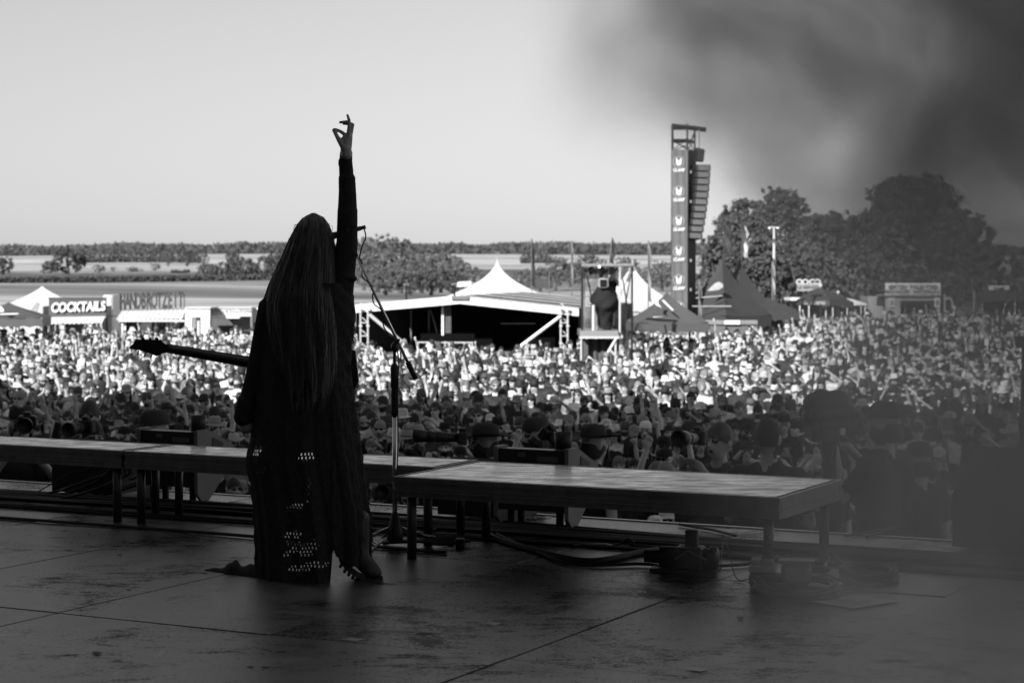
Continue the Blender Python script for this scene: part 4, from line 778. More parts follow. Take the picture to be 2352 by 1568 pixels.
# hedgerow trees on the farmland at the left
hg = [(155, 480, 572, 105, 'broad dark hedge tree standing alone on the left farmland'), (118, 490, 598, 50, 'small tree against the left side of the broad hedge tree'), (8, 470, 592, 66, 'hedge tree cut by the left edge of the picture'), (387, 620, 573, 42, 'round field tree left of a pair on the farmland'), (430, 625, 573, 50, 'round field tree, second of the pair on the farmland'), (468, 640, 583, 40, 'pale field tree beside the pair'), (357, 520, 604, 32, 'small round bush in the stubble field'), (227, 500, 608, 40, 'low bush right of the broad hedge tree'), (262, 510, 612, 20, 'tiny bush in the stubble field'), (305, 515, 613, 40, 'flat low bush before the small round bush'), (415, 500, 622, 46, 'dark flat bush near the hedge corner'),
      (478, 420, 605, 60, 'dark bush at the left end of the hedge behind the guitar neck'), (520, 400, 600, 70, 'hedge tree behind the guitar neck'), (565, 385, 595, 80, 'hedge tree nearest the singer’s shoulder'), (610, 380, 585, 90, 'tall hedge tree beside the singer’s hair'), (640, 400, 578, 90, 'hedge tree half behind the singer’s hair'), (535, 640, 578, 46, 'pale far tree above the hedge'), (500, 450, 618, 40, 'small bush before the hedge')]
for k, (x, Y, yt, w, lb) in enumerate(hg): tree('hedge_tree', lb, x, Y, yt, w * 1.12, 5200 if w > 45 else 2000, 'hedgerow trees on the farmland', ls=w / F * Y * .024, seed=40 + k, lob=6, low=.02)
# the far woods on the ridges: one mass
n = 90000; Yf = rng.uniform(1480, 2700, n); q = rng.uniform(-.42, .42, n); X = q * Yf
den = np.sin(q * 37 + 1) + np.sin(q * 13 + Yf / 300) + np.sin(q * 71 + Yf / 170) ; keep = (den > -1.3) | (Yf > 1750); X, Yf, q = X[keep], Yf[keep], q[keep]
zb = ground_z(X, Yf); hgt = 7.5 * (1 + .12 * np.sin(q * 90) + .08 * np.sin(q * 230 + 2) + .1 * rng.normal(size=len(X)))
C = np.c_[X, Yf, zb + np.abs(hgt) * rng.uniform(.1, 1, len(X))]; N_ = rng.normal(size=C.shape); N_[:, 2] += .8; N_[:, 1] -= .6; N_ /= np.linalg.norm(N_, axis=1)[:, None]
o = place('forest', quads_mesh('forest', C, N_, rng.uniform(1.2, 2.6, len(X)), rng.uniform(.8, 1.2, len(X)), leaf_far)); tag(o, 'dark woods covering the low ridge along the skyline', 'forest', kind='stuff')
n = 14000; xr = rng.uniform(-.27, .02, n); Yf = 780 + 60 * np.sin(xr * 25) + rng.normal(size=n) * 6; X = xr * Yf; sel = (np.sin(xr * 60) + np.sin(xr * 23)) > .35; X, Yf = X[sel], Yf[sel]
C = np.c_[X, Yf, ground_z(X, Yf) + np.abs(rng.normal(size=len(X))) * 2.2]; N_ = rng.normal(size=C.shape); N_ /= np.linalg.norm(N_, axis=1)[:, None]
o = place('hedgerow_foliage', quads_mesh('hedgerow_foliage', C, N_, rng.uniform(.3, .8, len(X)), rng.uniform(.6, 1.2, len(X)), leaf_far)); tag(o, 'low dark hedgerow between the pale far fields', 'hedge', kind='stuff')
# maize rows along the near field edge at the left
n = 12000; xr = rng.uniform(-.27, -.06, n); Yf = 395 + xr * 120 + rng.uniform(-4, 4, n); X = xr * Yf
C = np.c_[X, Yf, ground_z(X, Yf) + rng.uniform(0, 1.1, n)]; N_ = rng.normal(size=C.shape); N_[:, 2] *= .3; N_ /= np.linalg.norm(N_, axis=1)[:, None]
o = place('maize_crop', quads_mesh('maize_crop', C, N_, rng.uniform(.15, .4, n), rng.uniform(.6, 1.3, n), leaf_far)); tag(o, 'dark row of tall crop edging the field at the left', 'crop', kind='stuff')

# ------------------------------------------------------------------ things on the stage
deck_top = bpy.data.materials.new('scuffed_deck_plywood'); deck_top.use_nodes = True; t = deck_top.node_tree; b = t.nodes['Principled BSDF']; L = t.links.new
geo = t.nodes.new('ShaderNodeNewGeometry'); mp = t.nodes.new('ShaderNodeMapping'); mp.inputs['Rotation'].default_value = (0, 0, YAW + .1); mp.inputs['Scale'].default_value = (1, 3.2, 1); L(geo.outputs['Position'], mp.inputs[0])
n1 = t.nodes.new('ShaderNodeTexNoise'); n1.inputs['Scale'].default_value = 6; n1.inputs['Detail'].default_value = 9; n1.inputs['Roughness'].default_value = .7; L(mp.outputs[0], n1.inputs[0])
mr = t.nodes.new('ShaderNodeMapRange'); mr.inputs[1].default_value = .38; mr.inputs[2].default_value = .62; mr.inputs[3].default_value = .08; mr.inputs[4].default_value = .5; L(n1.outputs['Fac'], mr.inputs[0]); L(mr.outputs[0], b.inputs['Base Color'])
mr = t.nodes.new('ShaderNodeMapRange'); mr.inputs[1].default_value = .35; mr.inputs[2].default_value = .65; mr.inputs[3].default_value = .34; mr.inputs[4].default_value = .11; L(n1.outputs['Fac'], mr.inputs[0]); L(mr.outputs[0], b.inputs['Roughness'])
b.inputs['Specular IOR Level'].default_value = 1.0
bpn = t.nodes.new('ShaderNodeBump'); bpn.inputs['Strength'].default_value = .2; bpn.inputs['Distance'].default_value = .002; L(n1.outputs['Fac'], bpn.inputs['Height']); L(bpn.outputs[0], b.inputs['Normal'])
n2 = t.nodes.new('ShaderNodeTexNoise'); n2.inputs['Scale'].default_value = 5; n2.inputs['Detail'].default_value = 9; n2.inputs['Roughness'].default_value = .72; n2.inputs['Distortion'].default_value = .7; mp2 = t.nodes.new('ShaderNodeMapping'); mp2.inputs['Rotation'].default_value = (0, 0, YAW - .2); mp2.inputs['Scale'].default_value = (1, 5, 1); L(geo.outputs['Position'], mp2.inputs[0]); L(mp2.outputs[0], n2.inputs[0])
mk2 = t.nodes.new('ShaderNodeMapRange'); mk2.inputs[1].default_value = .4; mk2.inputs[2].default_value = .56; mk2.inputs[3].default_value = .45; mk2.inputs[4].default_value = 1; L(n2.outputs['Fac'], mk2.inputs[0]); dl2 = t.nodes.new('ShaderNodeBsdfDiffuse'); dl2.inputs[0].default_value = g(.05); mx2 = t.nodes.new('ShaderNodeMixShader'); L(mk2.outputs[0], mx2.inputs[0]); L(dl2.outputs[0], mx2.inputs[1]); L(b.outputs[0], mx2.inputs[2]); L(mx2.outputs[0], t.nodes['Material Output'].inputs[0])
profm = mat('dull_aluminium_profile', .2, .42, .6, var=.25, scale=14)
def deck(u0, u1, v0, v1, label, zt=.41):
    o = S(u0, v0, 0); r_ = empty('riser_platform', o, -YAW, label, 'platform', 'stage riser platforms'); Lu, Lv = u1 - u0, v1 - v0
    mb = MB(); mb.box((Lu / 2, Lv / 2, zt - .009), (Lu - .03, Lv - .03, .018)); mb.build('deck_board', deck_top, r_)
    for nm, c, d_ in (('long', (Lu / 2, .0175, 0), (Lu, .035)), ('long', (Lu / 2, Lv - .0175, 0), (Lu, .035)), ('short', (.0175, Lv / 2, 0), (.035, Lv - .072)), ('short', (Lu - .0175, Lv / 2, 0), (.035, Lv - .072))):
        mb = MB(); mb.box((c[0], c[1], zt - .0125), (d_[0], d_[1], .025)); s_ = .006
        mb.box((c[0], c[1], zt - .042), (d_[0] - s_ * 2, d_[1] - s_ * 2, .034)); mb.box((c[0], c[1], zt - .068), (d_[0], d_[1], .016)); mb.box((c[0], c[1], zt - .088), (d_[0] - s_, d_[1] - s_, .022)); mb.build('frame_rail', profm, r_)
    for x in (.075, Lu - .075):
        for y in (.06, Lv - .06): MB().tube([(x, y, 0), (x, y, zt - .03)], .024, 14).build('leg', mat('leg_tube', .07, .42, .6), r_, True)
    return r_
deck(-5.06, -3.04, 8.44, 9.34, 'wide scuffed riser platform at the right with a black front rail')
deck(-7.12, -5.1, 8.93, 9.4, 'narrow riser platform behind the singer, joined to the wide one'); deck(-9.16, -7.14, 8.93, 9.4, 'narrow riser platform at the left edge of the picture')
# effect machines on the stage lip
def fx_machine(u, v, label):
    r_ = empty('effect_machine', S(u, v, 0), -YAW, label, 'effect machine', 'effect machines on the stage lip'); w = .44; sp = [(0, .1), (0, .44), (.1, .44), (.36, .33), (.36, .26), (.1, .1)]
    mb = MB(); mb.prism([(p[0], p[1]) for p in sp], (-w / 2 + .012, -.15, 0), (0, 1, 0), (0, 0, 1), (w - .024, 0, 0)); fxb = mb.build('body', black, r_)
    for sgn in (-1, 1):
        mb = MB(); mb.prism([(-.012, .06), (-.012, .452), (.1, .452), (.372, .337), (.372, .25), (.11, .02), (.05, .0), (.02, .03)], (sgn * w / 2 - .012, -.15, 0), (0, 1, 0), (0, 0, 1), (.024, 0, 0)); chk = mb.build('side_cheek', mat('pale_side_cheek', .16, .5), r_)
        mb = MB(); mb.prism([(.14, .18), (.14, .4), (.25, .36), (.25, .22)], (sgn * w / 2 + sgn * .0125, -.15, 0), (0, 1, 0), (0, 0, 1), (sgn * .004, 0, 0)); mb.build('side_stripe', black, chk)
        MB().tube([(sgn * .15, .02, 0), (sgn * .15, .02, .09)], .022, 10).build('foot', rubber, r_); MB().tube([(sgn * .15, -.1, 0), (sgn * .15, -.1, .1)], .022, 10).build('foot', rubber, r_)
    MB(Matrix.Translation((.12, .0, .43))).lathe([(.045, 0), (.047, .05), (.052, .1), (.047, .1), (.042, .03)], 20).build('nozzle', black, r_, True)
    for x, z, a, b_ in ((-.06, .41, .05, .024), (.1, .39, .13, .03), (.05, .35, .04, .028)):
        mb = MB(); mb.box((x, -.1535, z), (a, .003, b_)); mb.build('sticker', mat('worn_sticker', .1, .6), fxb)
    put_text('FX', .06, Vector((.14, -.1545, .345)), 0, mat('worn_sticker', .1, .6), fxb, extr=.001, sx=1.2); return r_
p = on(1258, 1205); fx_machine(p.dot(UX), p.dot(VX) - .05, 'black effect machine with nozzle on the stage lip behind the wide platform'); p = on(425, 1147); fx_machine(p.dot(UX), p.dot(VX) - .02, 'black effect machine with nozzle on the stage lip left of the singer')
# flat black floor monitors seen over the platforms
def wedge(u, v, label, rz=0, w=.5, h=.36, d_=.4):
    r_ = empty('floor_monitor', S(u, v, 0), -YAW + rz, label, 'floor monitor', 'black floor monitors'); mb = MB(); mb.prism([(-d_ / 2, .02), (-d_ / 2, h * .55), (-d_ * .1, h), (d_ / 2, h * .35), (d_ / 2, .02)], (-w / 2, 0, 0), (0, 1, 0), (0, 0, 1), (w, 0, 0)); cab = mb.build('cabinet', black, r_)
    mb = MB(); mb.prism([(-.12, -.005), (d_ * .5, -.005)] and [(-d_ * .05, h * .95), (d_ * .46, h * .4), (d_ * .47, h * .42), (-d_ * .04, h * .99)], (-w / 2 + .02, 0, 0), (0, 1, 0), (0, 0, 1), (w - .04, 0, 0)); mb.build('grille', dkmetal, cab)
    for s_ in (-1, 1): mb = MB(); mb.box((s_ * (w / 2 + .003), -.03, h * .45), (.006, .12, .05)); mb.build('handle', dkmetal, cab)
    return r_
p = on(288, 1130); wedge(p.dot(UX) - .1, p.dot(VX) - .1, 'flat black floor monitor peeping over the left platform', h=.35)
p = on(1130, 1185); wedge(p.dot(UX), p.dot(VX), 'black floor monitor behind the wide platform beside the effect machine', h=.34)
p = on(2290, 1245); wedge(p.dot(UX) + .12, p.dot(VX) - .15, 'large black floor monitor in smoke at the right end of the stage lip', h=.52, w=.5, d_=.5)
# cables
def spline(pts, n=10):
    P = [Vector(p) for p in pts]; P = [P[0] * 2 - P[1]] + P + [P[-1] * 2 - P[-2]]; R_ = []
    for i in range(1, len(P) - 2):
        for k in range(n):
            q = k / n; a, b_, c, d_ = P[i - 1], P[i], P[i + 1], P[i + 2]
            R_.append(.5 * ((2 * b_) + (c - a) * q + (2 * a - 5 * b_ + 4 * c - d_) * q * q + (3 * b_ - a - 3 * c + d_) * q ** 3))
    R_.append(P[-2]); return R_
def cable(pts, r_, label, m=None, group=None, cat='cable', n=8, name='stage_cable'):
    o = MB().tube(spline(pts, n), r_, 8).build(name, m or cable_mat, None, True); return tag(o, label, cat, group)
for k in range(15):
    v0 = 9.48 + k * .022 + random.uniform(-.01, .01); R_ = .009 if k % 3 else .013; pts = []
    for i in range(15):
        u = -13 + i * 1.0; lay = (k * 7 + i * 3) % 4 // 2 * .016 * (.4 + .6 * math.sin(i * .7) ** 2)
        pts.append(S(u, v0 + .05 * math.sin(i * .9 + k * .5) * math.sin(k * 1.7 + i * .33), R_ + lay))
    cable(pts, R_, ('thick' if R_ > .01 else 'thin') + f' black cable of the stage lip bundle, {ORD[k]} counted from the platforms', group='cables bundled along the stage lip')
for k, (v0, amp) in enumerate(((9.2, .03), (9.26, .02), (8.82, .05))): cable([S(-13 + i * .9, v0 + amp * math.sin(i * .8 + k) - (.12 if k == 2 else 0) * i / 8, .01) for i in range(10 if k == 2 else 14)], .009, ['single black cable lying parallel to the bundle under the platforms', 'second single cable close beside it under the platforms', 'single cable crossing the boards in front of the left platforms'][k])
for k in range(9):                                            # loose loops rising to the left platform
    a = on(215 - k * 21 + random.uniform(-14, 14), 1146 + random.uniform(-8, 10)); rr2 = lambda q: random.uniform(-q, q)
    cable([a + Vector((0, 0, .008)), a + Vector((.12 + rr2(.06), .05 + rr2(.06), .03 + rr2(.02))), a + Vector((.3 + rr2(.1), rr2(.1), .12 + rr2(.06))), a + Vector((.45 + rr2(.12), rr2(.1), .22 + rr2(.05))), S(-7.5 + rr2(.3), 9.2 + rr2(.1), .31)], random.choice((.004, .006, .008)), f'loose cable rising under the left platform, {ORD[8 - k]} from the left', group='loose cables under the left platform')
for k, (pp, lb) in enumerate((([(1110, 1215), (1135, 1240), (1230, 1270), (1350, 1295), (1470, 1275), (1510, 1268)], 'thick multicore cable running to the black connector under the wide platform'), ([(1130, 1225), (1210, 1262), (1320, 1300), (1480, 1300), (1530, 1310)], 'thin cable curving below the multicore on the boards'), ([(1650, 1305), (1720, 1300), (1800, 1285), (1900, 1272), (2080, 1282), (2200, 1290)], 'cable running from the connector towards the right edge'), ([(1905, 1285), (1890, 1310), (1860, 1330), (1820, 1330)], 'short pale lead from platform leg to the stage box'), ([(1830, 1312), (1880, 1315), (1920, 1335), (1965, 1345), (2030, 1338), (2040, 1325)], 'dark lead from the stage box to the flat cable coil'), ([(1910, 1278), (1940, 1295), (1990, 1310), (2010, 1312)], 'lead dropping from the far leg into the flat coil'), ([(1940, 1235), (2000, 1225), (2060, 1215)], 'cable slanting up to the stage lip in the smoke'), ([(1990, 1238), (2040, 1222), (2075, 1214)], 'second cable slanting to the stage lip in the smoke'), ([(860, 1225), (900, 1218), (960, 1230), (1010, 1218), (1080, 1215)], 'loose cable behind the microphone stand foot'), ([(1560, 1208), (1640, 1222), (1690, 1235)], 'cable beside the connector hub'))):
    cable([on(x, y) + Vector((0, 0, .012)) for x, y in pp], .019 if k == 0 else .008, lb, cable_grey if k == 3 else None)
a = on(1656, 1300); cable([a + Vector((0, 0, .01)), on(1662, 1275) + Vector((0, .0, .09)), on(1665, 1290) + Vector((0, -.05, .12)), on(1690, 1330) + Vector((0, 0, .01)), on(1725, 1338) + Vector((0, 0, .02))], .003, 'thin wire looping up beside the connector')
def coil(x, y, ra, rb, n, r_, label, m):
    c = on(x, y); pts = []
    for i in range(n * 16): q = 2 * math.pi * i / 16; k = i / (n * 16); j = 1 + .07 * math.sin(i * 1.3) + .1 * math.sin(k * 9); pts.append(c + Vector((ra * j * math.cos(q), rb * j * math.sin(q), .008 + .05 * (k if k < .7 else 1.4 - k) + .006 * math.sin(i * .8))))
    o = MB().tube(pts, r_, 6).build('cable_coil', m, None, True); return tag(o, label, 'cable coil')
coil(1832, 1358, .17, .26, 11, .0055, 'pale cable coil lying in front of the small stage box', cable_grey); coil(1995, 1325, .115, .2, 10, .0075, 'flat dark cable coil in the smoke beyond the set list', cable_mat)
# bundle of cable ends under the platform
o = empty('cable_loom', on(1010, 1258), 0, 'taped loom of cable ends lying under the left corner of the wide platform', 'cable loom')
for k in range(7): MB().tube(spline([(-.3, .1 + .01 * k, .012), (-.12, .03 + .012 * k, .03), (0, .01 * k, .02 + .004 * k), (.1 + .01 * k, -.01 + .01 * k, .03)], 6), .009, 6).build('cable_strand', cable_mat, o, True)
MB().box((.105, .02, .025), (.05, .08, .045), None, .008).build('end_block', rubber, o)
# multicore connector hub
o = empty('multicore_connector', on(1575, 1308), -.28, 'black multipin connector hub on the boards under the wide platform', 'connector')
MB(Matrix.Rotation(math.pi / 2, 4, 'Y')).lathe([(.03, -.2), (.035, -.13), (.052, -.12), (.052, -.02), (.06, -.02), (.06, .02), (.05, .03), (.05, .12), (.058, .12), (.058, .15), (.03, .16)], 16).build('shell', black, o, True).location.z = .06
mb = MB(); mb.box((.02, 0, .06), (.14, .13, .11), None, .012); mb.build('housing', rubber, o); mb = MB(); mb.box((.03, 0, .15), (.06, .05, .09), None, .006); mb.build('latch_block', black, o)
for k in (-1, 1): mb = MB(); mb.tube([(-.04, .06 * k, .06), (.03, .075 * k, .1), (.11, .06 * k, .06)], .006, 6); mb.build('locking_lever', steel, o)
mb = MB(); mb.box((.13, 0, .06), (.05, .1, .08), None, .01); mb.build('mating_plug', dkmetal, o); mb = MB(); mb.box((0, 0, .006), (.32, .16, .012)); mb.build('base_plate', rubber, o)
# small stage box
o = empty('stage_box', on(1765, 1345), -.2, 'small grey stage box with stacked lids standing before the platform leg', 'stage box')
mb = MB(); mb.box((-.02, 0, .035), (.13, .12, .05), None, .006); mb.build('lower_case', black, o); mb = MB(); mb.box((-.025, 0, .082), (.12, .11, .036), None, .005); mb.build('upper_case', mat('mid_grey_paint', .22, .6), o)
for x in (-.055, .0): mb = MB(); mb.box((x, 0, .113), (.045, .1, .024), None, .004); mb.build('lid', mat('mid_grey_paint', .22, .6), o)
for x in (-.07, .03): MB().box((x, -.04, .005), (.02, .02, .01)).build('foot', rubber, o)
o = empty('junction_box', on(1830, 1340), -.2, 'rounded dark junction box between stage box and coil', 'junction box'); mb = MB(); mb.box((0, 0, .05), (.14, .1, .1), None, .02); mb.build('case', grey_paint, o)
MB(Matrix.Translation((.09, 0, .07)) @ Matrix.Rotation(math.pi / 2, 4, 'Y')).lathe([(.015, -.03), (.02, -.02), (.02, .03), (.008, .06)], 10).build('plug', black, o, True); MB(Matrix.Translation((.11, -.02, .03)) @ Matrix.Rotation(math.pi / 2, 4, 'Y')).lathe([(.012, -.03), (.014, .02), (.006, .05)], 10).build('plug', chrome, o, True); MB().box((0, 0, .106), (.16, .11, .012)).build('lid', grey_paint, o)
# jack lead on the boards
p = on(1370, 1258); o = empty('jack_lead', p, -.05, 'jack lead with plug lying behind the multicore cable', 'jack lead'); MB(Matrix.Translation((0, 0, .014)) @ Matrix.Rotation(math.pi / 2, 4, 'Y')).lathe([(.003, -.12), (.003, -.05), (.01, -.04), (.011, .05), (.005, .08)], 10).build('plug', steel, o, True); MB().tube(spline([(.06, 0, .014), (.12, .02, .02), (.16, 0, .05), (.19, 0, .03), (.18, .02, .012), (.35, 0, .008), (.7, -.02, .006)]), .006, 6).build('lead', cable_mat, o, True)
# papers, tape marks and scraps
c4 = [on(1866, 1380, .004), on(1962, 1365, .004), on(2064, 1379, .004), on(1962, 1396, .004)]
def sheet(c4, name, m, label, cat, th=.0015):
    o_ = sum((c for c in c4), Vector()) / 4; mb = MB(); mb.add([c for c in c4] + [c - Vector((0, 0, th)) for c in c4], [(3, 2, 1, 0), (4, 5, 6, 7), (0, 1, 5, 4), (1, 2, 6, 5), (2, 3, 7, 6), (3, 0, 4, 7)]); ob = mb.build(name, m, None, rel=o_); return tag(ob, label, cat)
ob = sheet(c4, 'set_list', paper, 'white set list sheet taped to the boards in the smoke', 'paper')
ex, ey = (c4[1] - c4[0]), (c4[3] - c4[0]); k = 0
for i in range(7):
    q0 = c4[0] + ex * .12 + ey * (.14 + .11 * i); q1 = q0 + ex * (.4 + .3 * ((i * 37) % 10) / 10); d_ = ey * .035; mb = MB(); mb.add([q - ob.location + Vector((0, 0, .0012)) for q in (q0, q1, q1 + d_, q0 + d_)], [(3, 2, 1, 0)]); mb.build('written_line', mat('pencil_grey', .3, .8), ob)
for k, (x, y, w, h_, tone) in enumerate(((810, 1468, 28, 4, .32), (1132, 1432, 18, 5, .3), (1600, 1537, 26, 6, .4), (1700, 1418, 9, 3, .02), (296, 1354, 7, 3, .015), (575, 1531, 9, 4, .015), (222, 1498, 12, 4, .015), (610, 1532, 10, 4, .01), (470, 1315, 7, 2, .015), (275, 1274, 6, 2, .02))):
    sheet([on(x - w, y - h_ * .2, .003), on(x - w * .2, y - h_, .003), on(x + w, y - h_ * .4, .003), on(x + w * .3, y + h_ * .6, .003)], 'tape_scrap' if tone > .1 else 'litter_scrap', mat('scrap_%d' % int(tone * 1000), tone, .6), ['bent strip of pale tape in front of the singer’s boots', 'crumpled wrapper strip on the boards below the wide platform', 'torn pale paper scrap near the bottom of the picture', 'small dark scrap left of the set list', 'small dark scrap on the boards at the left', 'dark scrap left of the lowest seam', 'dark flat scrap on the lower left panel', 'dark pick-sized scrap at the lowest seam', 'dark crumb near the trailing cloth', 'dark crumb below the left platform'][k], 'scrap')

# microphone stand
Ym = 10.25; bp0 = on(906, 1262); bp0 = at(906, 700, Ym); bp0.z = 0; r = empty('microphone_stand', bp0, 0, 'black boom microphone stand on a tripod base beside the singer', 'microphone stand')
zz = lambda y: at(906, y, Ym).z
bp(MB().tube([(bp0.x, Ym, .07), (bp0.x, Ym, zz(940))], .0125, 14), 'lower_tube', chrome, r, True); bp(MB().tube([(bp0.x, Ym, zz(945)), (bp0.x, Ym, zz(800))], .0085, 12), 'upper_tube', dkmetal, r, True)
bp(MB(Matrix.Translation((bp0.x, Ym, zz(955)))).lathe([(.016, 0), (.019, .02), (.019, .12), (.016, .14), (.021, .15), (.021, .25), (.012, .27)], 14), 'height_clutch', rubber, r, True)
bp(MB(Matrix.Translation((bp0.x, Ym, .02))).lathe([(.03, 0), (.042, .02), (.042, .06), (.03, .1), (.018, .15), (.014, .16)], 14), 'base_casting', black, r, True)
for a in (math.radians(207), math.radians(248), math.radians(15)):
    e_ = Vector((bp0.x + .3 * math.cos(a), Ym + .3 * math.sin(a), .012)); s_ = Vector((bp0.x + .03 * math.cos(a), Ym + .03 * math.sin(a), .1)); lg_ = bp(MB().tube([s_, e_], .0085, 10), 'leg', chrome, r, True); bp(MB().tube([e_ - (e_ - s_) * .06, e_ + (e_ - s_) * .04], .013, 10), 'rubber_foot', rubber, r, True, under=lg_)
bt, bb = at(820, 590, Ym - .12), at(955, 870, Ym + .06); jn = at(907, 797, Ym)
bm_ = bp(MB().tube([bb, bt], .0078, 12), 'boom', chrome, r, True); bp(MB().tube([bb, bb + (bt - bb) * .14], .014, 12), 'counterweight', rubber, r, True, under=bm_); bp(MB().ball(jn, (.022, .028, .028), 12, 8), 'boom_joint', black, r, True); bp(MB().tube([jn + Vector((.0, -.03, .02)), jn + Vector((.025, -.05, .04))], .008, 8), 'wing_bolt', black, r); bp(MB().tube([jn + Vector((.03, -.02, -.02)), jn + Vector((.033, -.02, -.07))], .004, 6), 'hanging_tab', black, r)
mt = at(800, 532, Ym - .15); mc = at(829, 524, Ym - .15)
r = empty('microphone', mc, 0, 'vocal microphone on the boom behind the raised arm', 'microphone'); d_ = (mt - mc).normalized()
bp(MB().tube([mc, mc + d_ * .13, mc + d_ * .16], [.011, .017, .02], 12), 'handle', black, r, True); bp(MB().ball(mc + d_ * .18, .026, 12, 8), 'grille_ball', steel, r, True); bp(MB().tube([mc - d_ * .025, mc + d_ * .005], .01, 10), 'plug', black, r, True); bp(MB().tube([mc + d_ * .06 - Vector((0, 0, .02)), bt], .007, 8), 'clip', black, r)
pts = [mc - d_ * .02, at(837, 527, Ym - .15), at(840, 545, Ym - .14), at(832, 565, Ym - .13), at(826, 592, Ym - .12)]
for k in range(13): q = k / 12; c = bt.lerp(jn, .06 + .9 * q); a = q * 20; ax = (jn - bt).normalized(); e1 = ax.cross(Vector((0, 1, 0))).normalized(); pts.append(c + e1 * (.014 * math.cos(a)) + Vector((0, 1, 0)) * (.014 * math.sin(a)))
pts += [jn + Vector((.02, -.02, -.06)), at(913, 900, Ym - .02), at(914, 1000, Ym - .02), at(911, 1100, Ym - .02), at(905, 1200, Ym - .03), on(885, 1245) + Vector((0, 0, .01)), on(860, 1250) + Vector((0, 0, .008)), on(845, 1225) + Vector((0, 0, .01))]
cable(pts, .0035, 'microphone cable spiralling round the boom and down the stand', n=6)

# ------------------------------------------------------------------ the singer
Yp = 9.28; P0 = on(717, 1325); Yp = P0.y
def Lp(x, y, d=0.0): return tuple(at(x, y, Yp + d) - P0)
def Hp(X, Y, d=0.0): return Lp((780 + X / 7.129) / 1.0629, (260 + Y / 7.129) / 1.0629, d - .02)
singer = empty('person', P0, 0, 'singer in long black knitted cardigan seen from behind, one arm raised to the sky', 'person')
knit = mat('black_knit', .035, .9, var=.3, scale=60, bump=.8, bscale=260, spec=.15); s_skin = mat('shaded_skin', .33, .5, var=.08, scale=30)  # singer's skin grey, faintly mottled
P = []
c = lambda tg, a, b_, r0, r1: P.append((tg, 'c', a, b_, r0, r1))
c('knit', Lp(665, 925), Lp(738, 925), .125, .125); c('knit', Lp(662, 735), Lp(672, 880), .12, .11); c('knit', Lp(742, 735), Lp(732, 880), .115, .11); c('knit', Lp(640, 703), Lp(768, 692), .062, .066)
c('skin', Lp(708, 690, .02), Lp(712, 615, .02), .052, .05); P.append(('skin', 'b', Lp(718, 560, .03), (.078, .1, .118)))
c('knit', Lp(780, 682), Lp(797, 560), .068, .053); c('knit', Lp(797, 560), Lp(798, 490), .053, .05); c('knit', Lp(798, 490), Lp(798, 425), .05, .041); c('knit', Lp(797, 425), Lp(797, 414), .042, .042); c('knit', Lp(796, 408), Lp(794, 375), .037, .034); c('knit', Lp(794, 375), Lp(795, 354), .034, .031); c('knit', Lp(786, 372), Lp(786, 376), .02, .02)

for (sx_, sy_, sr_) in ((812, 640, .03), (776, 612, .026), (818, 585, .022), (776, 540, .02), (815, 520, .024), (779, 470, .018), (813, 455, .018), (784, 398, .014), (806, 392, .013), (785, 362, .012)): P.append(('knit', 'b', Lp(sx_ - 6 if sx_ > 797 else sx_ + 6, sy_, -.01), (sr_, sr_ * 1.6, sr_ * .55)))
c('knit', Lp(622, 712), Lp(592, 850, .03), .066, .055); c('knit', Lp(592, 850, .03), Lp(566, 935, .02), .055, .043); c('knit', Lp(566, 925, .02), Lp(560, 955, .02), .047, .05)
c('skin', Lp(560, 950, .02), Lp(566, 978, .03), .03, .036)
for k in range(4): c('skin', Lp(556 + k * 6, 975, .03), Lp(560 + k * 6, 992 - k, .06), .0125, .011); c('skin', Lp(560 + k * 6, 992 - k, .06), Lp(562 + k * 5, 985, .085), .011, .01)
c('skin', Lp(572, 962, .03), Lp(580, 980, .06), .014, .012)
c('trousers', Lp(668, 940), Lp(634, 1130, .02), .1, .065); c('trousers', Lp(634, 1130, .02), Lp(626, 1290, .04), .06, .05); c('trousers', Lp(738, 940), Lp(783, 1120, .02), .1, .066); c('trousers', Lp(783, 1120, .02), Lp(818, 1270, -.02), .062, .052)
# the raised hand: palm, thumb meeting one finger, one finger up, two fingers bent over
c('skin', Hp(465, 830), Hp(462, 760), .027, .026); c('skin', Hp(440, 740), Hp(455, 560), .022, .019); c('skin', Hp(490, 750, .01), Hp(505, 530, .01), .02, .021)
c('skin', Hp(408, 700, -.01), Hp(320, 550, -.01), .0155, .0115); c('skin', Hp(320, 550, -.01), Hp(262, 440, 0), .0115, .0095); c('skin', Hp(262, 440), Hp(243, 412), .0095, .008)
c('skin', Hp(470, 530, .015), Hp(410, 465, .015), .0115, .0095); c('skin', Hp(410, 465, .015), Hp(330, 418, .01), .0095, .0085); c('skin', Hp(330, 418, .01), Hp(262, 398, .0), .0085, .0075)
c('skin', Hp(497, 530, -.005), Hp(522, 330, -.005), .0118, .0098); c('skin', Hp(522, 330, -.005), Hp(512, 230, -.005), .0098, .0085); c('skin', Hp(512, 230, -.005), Hp(487, 152, 0), .0085, .0068)
for dd, ys in ((.022, 0), (.04, 12)):
    c('skin', Hp(530, 540 + ys, dd), Hp(576, 318 + ys, dd + .004), .0112, .0095); c('skin', Hp(576, 318 + ys, dd + .004), Hp(470, 268 + ys * 2.5, dd), .0095, .0088); c('skin', Hp(470, 268 + ys * 2.5, dd), Hp(358 + ys * 5, 278 + ys * 2, dd), .0088, .0072)
V, Fc, tg, C = blob(P, .0048, 2, .55)
place('body', np_mesh('singer_body', V, Fc, tg, {'skin': s_skin, 'knit': knit, 'trousers': cloth_blk}), singer)
